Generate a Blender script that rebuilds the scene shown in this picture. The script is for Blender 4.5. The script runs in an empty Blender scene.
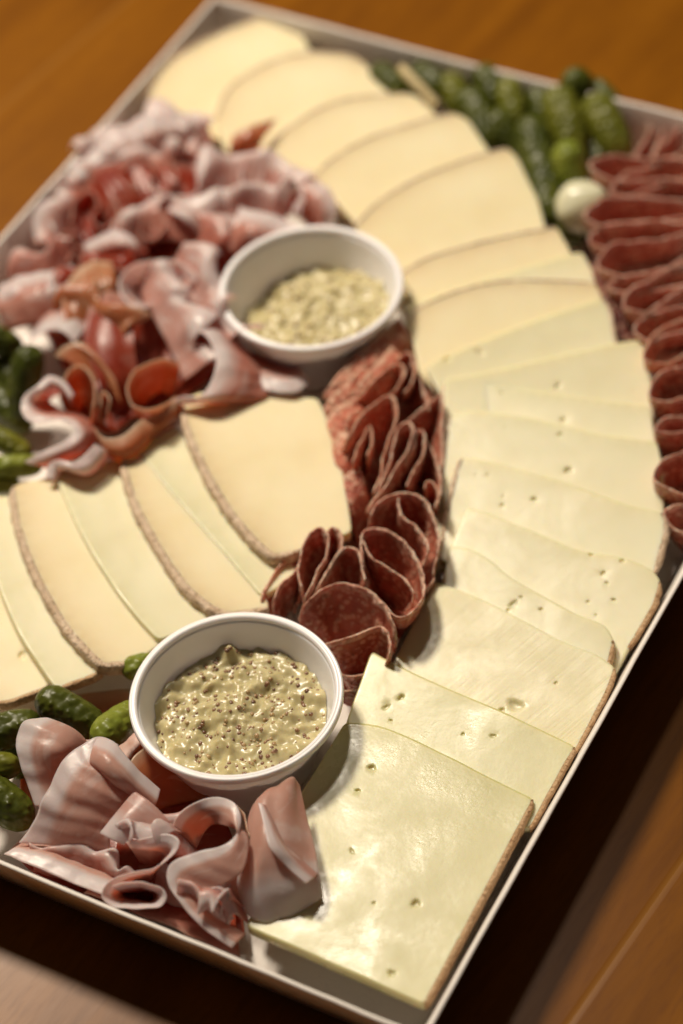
import bpy, bmesh, math, random
from mathutils import Vector, Matrix, noise, geometry
random.seed(7)
S = bpy.context.scene
C = S.collection
# ---------------------------------------------------------------- camera
F, PITCH, ROLL, CH = 2482.0, 0.820503, -0.110687, 0.5895 + 0.034
CX, CY = 341.5, 512.0
fw = Vector((0, math.cos(PITCH), -math.sin(PITCH)))
r0 = Vector((1, 0, 0)); u0 = Vector((0, math.sin(PITCH), math.cos(PITCH)))
ri = r0 * math.cos(ROLL) + u0 * math.sin(ROLL)
up = -r0 * math.sin(ROLL) + u0 * math.cos(ROLL)
CAMP = Vector((0, 0, CH))
cd = bpy.data.cameras.new('camera'); cam = bpy.data.objects.new('camera', cd); C.objects.link(cam)
M = Matrix((ri, up, -fw)).transposed().to_4x4(); M.translation = CAMP
cam.matrix_world = M
cd.sensor_fit = 'VERTICAL'; cd.sensor_height = 36.0; cd.lens = 36.0 * F / 1024.0
cd.clip_start = 0.05; cd.clip_end = 50
cd.dof.use_dof = True; cd.dof.focus_distance = 0.752; cd.dof.aperture_fstop = 5.0
S.camera = cam
# ---------------------------------------------------------------- light
w = bpy.data.worlds.new('World'); S.world = w; w.use_nodes = True
bg = w.node_tree.nodes['Background']; bg.inputs[0].default_value = (1.0, .83, .72, 1); bg.inputs[1].default_value = 0.038
def area(name, loc, target, size, power, col):
    l = bpy.data.lights.new(name, 'AREA'); l.shape = 'DISK'; l.size = size; l.energy = power; l.color = col
    o = bpy.data.objects.new(name, l); C.objects.link(o); o.location = loc
    o.rotation_euler = (Vector(target) - Vector(loc)).to_track_quat('-Z', 'Y').to_euler(); return o
TG = Vector((0, .50, 0))
area('key_lamp', TG + Vector((-.36, .70, 1.02)) * 1.05, TG, .20, 16.0, (1.0, .87, .70))
area('added_glare_light', Vector((-.05, 1.25, 1.24)), TG, .12, 2.7, (1.0, .88, .72))  # added light with no known source, for cheese glare and fill
S.view_settings.view_transform = 'Standard'; S.view_settings.look = 'None'
S.view_settings.exposure = 0.27; S.view_settings.gamma = 1.0

# ---------------------------------------------------------------- helpers
def ray(px, py): return ri * (px - CX) - up * (py - CY) + fw * F
def P(px, py, z):                      # pixel measured in the photo -> point on the level z (mm) above the table
    d = ray(px, py); t = (z * .001 - CH) / d.z
    return CAMP + d * t
def lineint(a, b, c, d):
    p = geometry.intersect_line_line(Vector((a.x, a.y, 0)), Vector((b.x, b.y, 0)), Vector((c.x, c.y, 0)), Vector((d.x, d.y, 0)))
    return p[0]
def tag(o, label=None, cat=None, group=None, kind=None):
    if label: o['label'] = label
    if cat: o['category'] = cat
    if group: o['group'] = group
    if kind: o['kind'] = kind
    return o
def mesh_obj(name, verts, faces, mat, parent=None, uvs=None, smooth=True, origin=None):
    if origin is None:
        if parent is not None: origin = parent.location.copy()
        else:
            n = len(verts); origin = Vector((sum(v[0] for v in verts)/n, sum(v[1] for v in verts)/n, min(v[2] for v in verts)))
    vv = [(v[0]-origin[0], v[1]-origin[1], v[2]-origin[2]) for v in verts]
    me = bpy.data.meshes.new(name); me.from_pydata(vv, [], faces)
    if uvs:
        ul = me.uv_layers.new(name='UVMap')
        for lp in me.loops: ul.data[lp.index].uv = uvs[lp.vertex_index]
    if smooth: me.polygons.foreach_set('use_smooth', [True]*len(me.polygons))
    me.materials.append(mat); me.update()
    o = bpy.data.objects.new(name, me); C.objects.link(o)
    if parent is not None: o.parent = parent
    else: o.location = origin
    return o
def cr(pts, n):
    """Catmull-Rom resample of Vector list to n points"""
    if len(pts) == 2: return [pts[0].lerp(pts[1], i/(n-1)) for i in range(n)]
    L = [0]
    for a, b in zip(pts, pts[1:]): L.append(L[-1] + max((b-a).length, 1e-7)**.6)
    out = []
    for i in range(n):
        s = L[-1]*i/(n-1); k = 0
        while k < len(L)-2 and s > L[k+1]: k += 1
        t = (s-L[k])/(L[k+1]-L[k])
        p1, p2 = pts[k], pts[k+1]
        h = L[k+1]-L[k]
        m1 = (p2-pts[k-1])*(h/(L[k+1]-L[k-1])) if k > 0 else (p2-p1)
        m2 = (pts[k+2]-p1)*(h/(L[k+2]-L[k])) if k < len(L)-2 else (p2-p1)
        t2, t3 = t*t, t*t*t
        out.append(p1*(2*t3-3*t2+1) + m1*(t3-2*t2+t) + p2*(-2*t3+3*t2) + m2*(t3-t2))
    return out
def sheet(name, rows, mat, nu=60, nv=18, th=1.0, wob=.35, seed=0, parent=None, aniso=0.0):
    """thin flexible sheet through rows of world points; thickness th (mm); UV v runs from row 0 to the last row"""
    rs = [cr(r, nu) for r in rows]
    g = [[None]*nu for _ in range(nv)]
    for j in range(nu):
        col = cr([r[j] for r in rs], nv)
        for i in range(nv): g[i][j] = col[i]
    lenu = sum((rs[0][j+1]-rs[0][j]).length for j in range(nu-1)); lenv = sum((g[i+1][nu//2]-g[i][nu//2]).length for i in range(nv-1))
    N = [[None]*nu for _ in range(nv)]
    for i in range(nv):
        for j in range(nu):
            du = g[i][min(j+1, nu-1)] - g[i][max(j-1, 0)]; dv = g[min(i+1, nv-1)][j] - g[max(i-1, 0)][j]
            n = du.cross(dv); N[i][j] = n.normalized() if n.length > 1e-12 else Vector((0, 0, 1))
    V = []; UV = []; Fc = []
    for s in (1, -1):
        for i in range(nv):
            for j in range(nu):
                p = g[i][j]; q = p*140 + Vector((seed*3.1, seed, 0))
                uu = j/(nu-1)*lenu/.011; vq = i/(nv-1)*lenv/.034
                d = (noise.noise(Vector((uu+seed*2.3, vq, seed)))*1.5 + noise.noise(Vector((uu*2.3+seed, vq*1.6, seed+9.)))*.6)*wob*.001*aniso + (noise.noise(q)*wob*.001 + noise.noise(q*2.7)*wob*.0004)*(1-aniso)
                hh = th*.0005 * (.55 if (i in (0, nv-1) or j in (0, nu-1)) else 1)
                V.append(p + N[i][j]*(d + s*hh)); UV.append((lenu*100*j/(nu-1), i/(nv-1)))
    o1 = nu*nv
    for i in range(nv-1):
        for j in range(nu-1):
            a = i*nu+j; Fc.append((a, a+1, a+nu+1, a+nu)); Fc.append((o1+a, o1+a+nu, o1+a+nu+1, o1+a+1))
    for j in range(nu-1):
        Fc.append((j, o1+j, o1+j+1, j+1)); a = (nv-1)*nu+j; Fc.append((a, a+1, o1+a+1, o1+a))
    for i in range(nv-1):
        a = i*nu; Fc.append((a, a+nu, o1+a+nu, o1+a)); a += nu-1; Fc.append((a, o1+a, o1+a+nu, a+nu))
    return mesh_obj(name, V, Fc, mat, parent, UV)

# ---------------------------------------------------------------- materials
class NT:
    def __init__(s, name):
        s.m = bpy.data.materials.new(name); s.m.use_nodes = True; s.t = s.m.node_tree; s.b = s.t.nodes['Principled BSDF']
    def n(s, typ, **k):
        x = s.t.nodes.new(typ)
        for a, v in k.items():
            if a.startswith('i_'):
                key = a[2:]; key = int(key) if key.isdigit() else key.replace('_', ' ')
                s.set(x.inputs[key], v)
            else: setattr(x, a, v)
        return x
    def set(s, inp, v):
        if hasattr(v, 'is_output') or hasattr(v, 'links'): s.t.links.new(v, inp)
        else: inp.default_value = v
    def P(s, **k):
        for a, v in k.items(): s.set(s.b.inputs[a.replace('_', ' ')], v)
    def co(s, kind='Object', scale=1.0, loc=(0, 0, 0), rot=(0, 0, 0), sc=None):
        tc = s.n('ShaderNodeTexCoord'); mp = s.n('ShaderNodeMapping')
        s.t.links.new(tc.outputs[kind], mp.inputs[0])
        mp.inputs['Scale'].default_value = sc or (scale,)*3; mp.inputs['Location'].default_value = loc; mp.inputs['Rotation'].default_value = rot
        return mp.outputs[0]
    def noise(s, vec, scale, detail=4, rough=.55, dist=0):
        x = s.n('ShaderNodeTexNoise'); s.set(x.inputs['Vector'], vec); x.inputs['Scale'].default_value = scale
        x.inputs['Detail'].default_value = detail; x.inputs['Roughness'].default_value = rough; x.inputs['Distortion'].default_value = dist
        return x.outputs['Fac']
    def vor(s, vec, scale, out='Distance', feature='F1'):
        x = s.n('ShaderNodeTexVoronoi'); x.feature = feature; s.set(x.inputs['Vector'], vec); x.inputs['Scale'].default_value = scale
        return x.outputs[out]
    def ramp(s, fac, stops, interp='LINEAR'):
        x = s.n('ShaderNodeValToRGB'); s.set(x.inputs[0], fac); e = x.color_ramp.elements; x.color_ramp.interpolation = interp
        while len(e) < len(stops): e.new(.5)
        for el, (p, c) in zip(e, stops): el.position = p; el.color = (c if isinstance(c, tuple) else (c,)*3) + (1,)
        return x.outputs[0]
    def mix(s, f, a, b, mode='MIX'):
        x = s.n('ShaderNodeMix'); x.data_type = 'RGBA'; x.blend_type = mode
        s.set(x.inputs[0], f); s.set(x.inputs[6], a if hasattr(a, 'links') else a + (1,)); s.set(x.inputs[7], b if hasattr(b, 'links') else b + (1,))
        return x.outputs[2]
    def math(s, op, a, b=0.0, clamp=False):
        x = s.n('ShaderNodeMath'); x.operation = op; x.use_clamp = clamp; s.set(x.inputs[0], a); s.set(x.inputs[1], b); return x.outputs[0]
    def bump(s, h, dist, strength=1.0, nrm=None):
        x = s.n('ShaderNodeBump'); s.set(x.inputs['Height'], h); x.inputs['Distance'].default_value = dist; x.inputs['Strength'].default_value = strength
        if nrm is not None: s.t.links.new(nrm, x.inputs['Normal'])
        return x.outputs[0]
    def sss(s, wt, rad=(1, .5, .25), scale=.003):
        s.b.inputs['Subsurface Weight'].default_value = wt; s.b.inputs['Subsurface Radius'].default_value = rad; s.b.inputs['Subsurface Scale'].default_value = scale

def cheese_mat(name, c1, c2, rough=.38, spec=.5, scratch=0, rot=0, ripe_shade=None):
    k = NT(name); g = k.co('Object', 1, rot=(0, 0, rot))
    n1 = k.noise(g, 38, 4); n2 = k.noise(g, 400, 5, .7); n3 = k.noise(g, 110, 3)
    col = k.mix(k.ramp(n1, [(.3, 0.0), (.75, 1.0)]), c1, c2)
    col = k.mix(k.math('MULTIPLY', k.ramp(n2, [(.62, 0.0), (.72, 1.0)]), .10), col, (c1[0]*.75, c1[1]*.68, c1[2]*.5))
    if ripe_shade:
        at = k.n('ShaderNodeAttribute'); at.attribute_name = 'ripe_shade'
        col = k.mix(k.math('MULTIPLY', at.outputs['Fac'], k.math('ADD', k.math('MULTIPLY', n3, .5), .42)), col, ripe_shade)  # ripened tan and painted edge shade, strongest at the leading edge
    r = k.math('ADD', k.math('MULTIPLY', k.ramp(k.noise(g, 55, 5, .6, .5), [(.38, 0.0), (.62, 1.0)]), .22), rough-.14)
    r = k.math('ADD', r, k.math('MULTIPLY', n2, .12))
    n4 = k.noise(g, 1100, 3); h = k.math('ADD', k.math('MULTIPLY', n1, .30), k.math('ADD', k.math('MULTIPLY', n2, .05), k.math('ADD', k.math('MULTIPLY', n3, .012), k.math('MULTIPLY', n4, .03))))
    if scratch:
        mp = k.n('ShaderNodeMapping'); k.t.links.new(g, mp.inputs[0]); mp.inputs['Scale'].default_value = (800, 22, 60); s = k.noise(mp.outputs[0], 1.0, 3, .6)
        h = k.math('ADD', h, k.math('MULTIPLY', k.math('MULTIPLY', k.ramp(s, [(.35, 0.0), (.62, 1.0)]), scratch), k.ramp(k.noise(g, 45, 2), [(.42, .1), (.6, 1.0)])))
        r = k.math('ADD', r, k.math('MULTIPLY', s, .12))
    k.P(Base_Color=col, Roughness=r, Normal=k.bump(h, .0009, .8)); k.b.inputs['Specular IOR Level'].default_value = spec
    k.sss(.55, (1, .7, .3), .0045); return k.m
def rind_mat(name, c1, c2, c3):
    k = NT(name); g = k.co('Object', 1)
    n1 = k.noise(g, 300, 5, .7); v = k.vor(g, 900); n0 = k.noise(g, 70, 2)
    col = k.mix(k.ramp(n1, [(.38, 0.0), (.62, 1.0)]), c1, c2)
    col = k.mix(k.math('MULTIPLY', k.ramp(k.noise(g, 620, 3, .6), [(.56, 0.0), (.66, 1.0)]), .8), col, c3)
    col = k.mix(k.math('MULTIPLY', n0, .35), col, c3)
    k.P(Base_Color=col, Roughness=.75, Normal=k.bump(k.math('ADD', n1, k.math('MULTIPLY', v, .6)), .0008, 1)); k.sss(.15, (1, .6, .3), .001); return k.m
def salami_mat(name, c1, c2, edge):
    k = NT(name); g = k.co('Object', 1); uv = k.n('ShaderNodeUVMap').outputs[0]
    sep = k.n('ShaderNodeSeparateXYZ'); k.t.links.new(uv, sep.inputs[0]); v = sep.outputs[1]
    wob = k.math('MULTIPLY', k.math('SUBTRACT', k.noise(g, 260, 3), .5), .06)
    e = k.math('SUBTRACT', 1.0, k.math('GREATER_THAN', k.math('ADD', v, wob), .11), True)
    n1 = k.noise(g, 90, 4); sp = k.vor(g, 430)
    meat = k.mix(k.ramp(n1, [(.35, 0.0), (.7, 1.0)]), c1, c2)
    fat = k.math('MULTIPLY', k.math('LESS_THAN', sp, .42), k.math('GREATER_THAN', k.noise(g, 170, 2), .42))
    meat = k.mix(k.math('MULTIPLY', fat, .7), meat, (.72, .46, .32))
    meat = k.mix(k.math('MULTIPLY', k.math('GREATER_THAN', k.noise(g, 700, 2), .68), .6), meat, (.05, .012, .01))
    ec = k.mix(k.ramp(k.noise(g, 500, 3), [(.4, 0.0), (.6, 1.0)]), edge, (edge[0]*.72, edge[1]*.6, edge[2]*.55))
    k.P(Base_Color=k.mix(k.math('MULTIPLY', e, k.ramp(k.noise(g, 330, 3, .6), [(.34, .25), (.56, 1.0)])), meat, ec), Roughness=k.math('ADD', k.math('MULTIPLY', n1, .3), .25),
        Normal=k.bump(k.math('ADD', k.noise(g, 420, 4, .7), k.math('MULTIPLY', sp, -.7)), .0014, 1))
    k.sss(.4, (1, .35, .2), .002); return k.m
def ham_mat(name, c1, c2, fatc, band=.28, fatamt=1.0, streak=.5, soft=.14):
    k = NT(name); g = k.co('Object', 1); uv = k.n('ShaderNodeUVMap').outputs[0]
    sep = k.n('ShaderNodeSeparateXYZ'); k.t.links.new(uv, sep.inputs[0]); v = sep.outputs[1]
    wob = k.math('MULTIPLY', k.math('SUBTRACT', k.noise(g, 75, 3), .5), .10)
    vv = k.math('ADD', v, wob)
    e = k.ramp(vv, [(max(band-soft, .0), 1.0), (band+soft, 0.0)])
    mpv = k.n('ShaderNodeMapping'); k.t.links.new(uv, mpv.inputs[0]); mpv.inputs['Scale'].default_value = (.5, 3.2, 1)
    st = k.noise(mpv.outputs[0], 1.7, 3, .5, .9)
    meat = k.mix(k.ramp(k.noise(g, 60, 4), [(.3, 0.0), (.7, 1.0)]), c1, c2)
    meat = k.mix(k.math('MULTIPLY', k.ramp(st, [(.54, 0.0), (.66, 1.0)]), streak), meat, fatc)
    k.P(Base_Color=k.mix(k.math('MULTIPLY', e, fatamt), meat, fatc), Roughness=k.math('ADD', k.math('MULTIPLY', k.noise(g, 120, 3), .3), .19),
        Normal=k.bump(k.math('ADD', k.math('MULTIPLY', k.noise(g, 150, 3, .5), .45), k.math('MULTIPLY', k.noise(g, 900, 2), .06)), .0009, .7))
    k.b.inputs['Specular IOR Level'].default_value = .5
    k.sss(.5, (1, .42, .3), .003)
    tr = k.n('ShaderNodeBsdfTranslucent'); k.t.links.new(k.b.inputs['Base Color'].links[0].from_socket, tr.inputs[0])
    mx = k.n('ShaderNodeMixShader'); mx.inputs[0].default_value = .38; k.t.links.new(k.b.outputs[0], mx.inputs[1]); k.t.links.new(tr.outputs[0], mx.inputs[2])
    k.t.links.new(mx.outputs[0], k.t.nodes['Material Output'].inputs[0]); return k.m
def gherkin_mat(name, c1, c2):
    k = NT(name); g = k.co('Object', 1)
    n1 = k.noise(g, 60, 4); v = k.vor(g, 420, 'Distance', 'SMOOTH_F1')
    col = k.mix(k.ramp(n1, [(.35, 0.0), (.7, 1.0)]), c1, c2)
    col = k.mix(k.math('MULTIPLY', k.ramp(v, [(.0, 1.0), (.35, 0.0)]), .35), col, c2)
    k.P(Base_Color=col, Roughness=.40, Normal=k.bump(k.math('ADD', k.math('MULTIPLY', v, -1.3), k.math('MULTIPLY', n1, .5)), .0009, .9))
    k.b.inputs['Specular IOR Level'].default_value = .33; k.sss(.06, (.6, 1, .2), .0015); return k.m

MC_SOFT = cheese_mat('soft_cheese_paste', (.82, .70, .43), (.86, .77, .52), .44, .4, ripe_shade=(.58, .41, .20))  # tan near the rind: ripened paste plus edge shade painted in
MC_FIRM = cheese_mat('firm_cheese_paste', (.79, .72, .48), (.84, .785, .555), .38, .5, ripe_shade=(.62, .59, .34))  # olive tint paints shade along the leading edge
MC_WAX = cheese_mat('waxy_cheese_paste', (.63, .59, .31), (.70, .66, .39), .28, .65, ripe_shade=(.54, .51, .22))  # leading edge painted darker as shade here too
MC_SCR = cheese_mat('knife_marked_cheese_paste', (.74, .67, .41), (.80, .73, .48), .33, .6, .05, math.radians(54))
M_RIND = rind_mat('pale_rind', (.82, .65, .48), (.66, .49, .33), (.30, .19, .11))
M_RINDB = rind_mat('brown_rind', (.66, .46, .27), (.52, .33, .17), (.30, .16, .07))
M_SAL = salami_mat('salami_dark', (.42, .11, .065), (.58, .22, .14), (.80, .58, .45))
M_SAL_SHADE = salami_mat('salami_gap_shade', (.12, .016, .010), (.18, .03, .018), (.30, .14, .09))  # salami with the shade of the gap put into its colours
M_SALB = salami_mat('salami_bright', (.56, .15, .08), (.68, .28, .18), (.78, .52, .38))
M_SALP = salami_mat('salami_pink', (.50, .145, .10), (.62, .26, .19), (.78, .56, .46))
FAT = (.90, .74, .72)
M_HAMP = ham_mat('ham_pale', (.72, .36, .29), (.60, .20, .14), FAT, .34, 1.0, .4)
M_HAMF = ham_mat('ham_banded', (.80, .50, .43), (.68, .34, .26), FAT, .30, 1.0, .35, .06)
M_HAMW = ham_mat('ham_fatty', (.76, .48, .43), (.66, .32, .26), FAT, .46, 1.0, .7)
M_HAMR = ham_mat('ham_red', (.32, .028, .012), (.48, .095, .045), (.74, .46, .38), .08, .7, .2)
M_HAMB = ham_mat('ham_amber', (.52, .15, .055), (.62, .26, .12), (.80, .58, .42), .10, .8, .35)
M_GD = gherkin_mat('gherkin_dark', (.040, .052, .005), (.10, .11, .010))
M_GM = gherkin_mat('gherkin_mid', (.10, .11, .009), (.19, .19, .02))
M_GL = gherkin_mat('gherkin_light', (.15, .19, .018), (.26, .28, .04))

def simple(name, col, rough, sss=0, spec=.5, bumpd=0, bscale=300):
    k = NT(name); k.P(Base_Color=col + (1,), Roughness=rough); k.b.inputs['Specular IOR Level'].default_value = spec
    if sss: k.sss(sss, (1, .8, .7), .002)
    if bumpd: g = k.co('Object', 1); k.P(Normal=k.bump(k.noise(g, bscale, 4), bumpd, .6))
    return k.m
M_CUP = simple('white_plastic', (.90, .87, .88), .30, .5, .5, .0002, 60)
def card_mat():
    k = NT('white_card'); g = k.co('Object', 1); n1 = k.noise(g, 40, 4); n2 = k.noise(g, 900, 3)
    k.P(Base_Color=k.mix(n1, (.89, .83, .77), (.83, .76, .70)), Roughness=.6, Normal=k.bump(n2, .0002, .6)); k.sss(.2, (1, .8, .75), .003); return k.m
M_CARD = card_mat()

# ---------------------------------------------------------------- table
p1, p2 = P(683, 861, 0), P(569, 1024, 0); SEAMA = math.atan2(p1.y-p2.y, p1.x-p2.x)
def wood_mat():
    k = NT('oiled_wood'); v = k.co('Object', 1, rot=(0, 0, -SEAMA))       # x along the grain
    sx = k.n('ShaderNodeSeparateXYZ'); k.t.links.new(v, sx.inputs[0])
    cross = Vector((-math.sin(SEAMA), math.cos(SEAMA), 0)).dot(Vector((p1.x, p1.y, 0)))
    pw = .42
    y = k.math('DIVIDE', k.math('SUBTRACT', sx.outputs[1], cross), pw)
    fl = k.math('FLOOR', y); fr = k.math('FRACT', y)
    wn = k.n('ShaderNodeTexWhiteNoise'); wn.noise_dimensions = '1D'; k.t.links.new(fl, wn.inputs['W'])
    mp = k.n('ShaderNodeMapping'); k.t.links.new(v, mp.inputs[0]); mp.inputs['Scale'].default_value = (7, 42, 1)
    off = k.n('ShaderNodeVectorMath'); off.operation = 'ADD'; k.t.links.new(mp.outputs[0], off.inputs[0]); k.t.links.new(wn.outputs['Color'], off.inputs[1])
    n1 = k.noise(off.outputs[0], 1.0, 6, .6, .6)
    mp2 = k.n('ShaderNodeMapping'); k.t.links.new(v, mp2.inputs[0]); mp2.inputs['Scale'].default_value = (90, 420, 1)
    n2 = k.noise(mp2.outputs[0], 1.0, 4, .6)
    n3 = k.noise(v, 9, 3)
    col = k.ramp(n1, [(.28, (.125, .040, .002)), (.5, (.20, .070, .003)), (.72, (.27, .100, .005))])
    col = k.mix(k.math('MULTIPLY', k.ramp(n2, [(.5, 0.0), (.68, 1.0)]), .35), col, (.11, .032, .004))
    col = k.mix(k.math('MULTIPLY', n3, .4), col, (.19, .068, .006))
    seam = k.math('MINIMUM', k.math('LESS_THAN', k.math('ABSOLUTE', k.math('SUBTRACT', fr, .5)), .5), k.math('MULTIPLY', k.math('MINIMUM', fr, k.math('SUBTRACT', 1.0, fr)), 230), True)
    col = k.mix(seam, (.24, .10, .015), col)
    h = k.math('ADD', k.math('MULTIPLY', n2, .12), k.math('ADD', k.math('MULTIPLY', seam, .8), k.math('MULTIPLY', n1, .25)))
    k.P(Base_Color=col, Roughness=k.math('ADD', k.math('MULTIPLY', n2, .05), .29), Normal=k.bump(h, .00015, .8)); k.b.inputs['Specular IOR Level'].default_value = .13
    return k.m
tb = mesh_obj('table', [(-2.5, -1.5, 0), (2.5, -1.5, 0), (2.5, 4, 0), (-2.5, 4, 0)], [(0, 1, 2, 3)], wood_mat(), smooth=False, origin=Vector((0, 0, 0)))
tag(tb, kind='structure')

# ---------------------------------------------------------------- tray
ZR = 27.0
TL = lineint(P(0, 247, ZR), P(149, 82, ZR), P(223, -1, ZR), P(651, 108, ZR))
BL = lineint(P(0, 247, ZR), P(149, 82, ZR), P(0, 864, ZR), P(360, 1013, ZR))
BR = lineint(P(659, 620, ZR), P(434.6, 1024, ZR), P(0, 864, ZR), P(360, 1013, ZR))
ex = (BR-BL).normalized(); ey = Vector((-ex.y, ex.x, 0))
WX = (BR-BL).length; WY = ((TL-BL).dot(ey))
def T(u, v, z): q = BL + ex*u + ey*v; return Vector((q.x, q.y, z*.001))
tray = bpy.data.objects.new('serving_tray', None); C.objects.link(tray)
ctr = T(WX/2, WY/2, 0); tray.location = (ctr.x, ctr.y, 0)
tag(tray, 'large white rectangular cardboard platter tray holding the cheese and cold cuts', 'tray')
IN = .009
def T2(u, v, z): return T(u, v, z)
def wall(a, b, nrm):                       # a,b outer rim corners (u,v) ; nrm inward
    """slightly flared card wall with a folded lip"""
    prof = [(IN, .6), (0.0006, ZR-1.2), (0.0, ZR-.3), (.0003, ZR), (.0011, ZR), (.0015, ZR-.4), (.0016, ZR-1.2), (IN+.0016, 1.8)]
    n = 60; V = []; Fc = []
    for i in range(n+1):
        t = i/n
        for (d, z) in prof:
            u = a[0] + (b[0]-a[0])*t; v = a[1] + (b[1]-a[1])*t
            L = math.hypot(b[0]-a[0], b[1]-a[1]); m = min(t, 1-t)*L
            cut = max(0, d - m)                 # mitre at the corners
            uu = u + nrm[0]*d; vv = v + nrm[1]*d
            if t < .5: uu += (b[0]-a[0])/L*cut; vv += (b[1]-a[1])/L*cut
            else: uu -= (b[0]-a[0])/L*cut; vv -= (b[1]-a[1])/L*cut
            wv = (noise.noise(Vector((uu*14, vv*14, 1)))*.0009 + noise.noise(Vector((uu*70, vv*70, 4)))*.00025) * (z/ZR)
            V.append(T(uu + nrm[0]*wv, vv + nrm[1]*wv, z + noise.noise(Vector((uu*40, vv*40, 9)))*.25*(z/ZR)))
    k = len(prof)
    for i in range(n):
        for j in range(k): Fc.append((i*k+j, i*k+(j+1) % k, (i+1)*k+(j+1) % k, (i+1)*k+j))
    Fc.append(tuple(range(k))); Fc.append(tuple(n*k+j for j in reversed(range(k))))
    o = mesh_obj('wall', V, Fc, M_CARD, tray); return o
wall((0, 0), (WX, 0), (0, 1)); wall((WX, 0), (WX, WY), (-1, 0)); wall((WX, WY), (0, WY), (0, -1)); wall((0, WY), (0, 0), (1, 0))
e = IN + .0005
bv = [T(u, v, z) for z in (.5, 2.5) for (u, v) in ((e, e), (WX-e, e), (WX-e, WY-e), (e, WY-e))]
mesh_obj('base', bv, [(3, 2, 1, 0), (4, 5, 6, 7), (0, 1, 5, 4), (1, 2, 6, 5), (2, 3, 7, 6), (3, 0, 4, 7)], M_CARD, tray, smooth=False)

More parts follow.
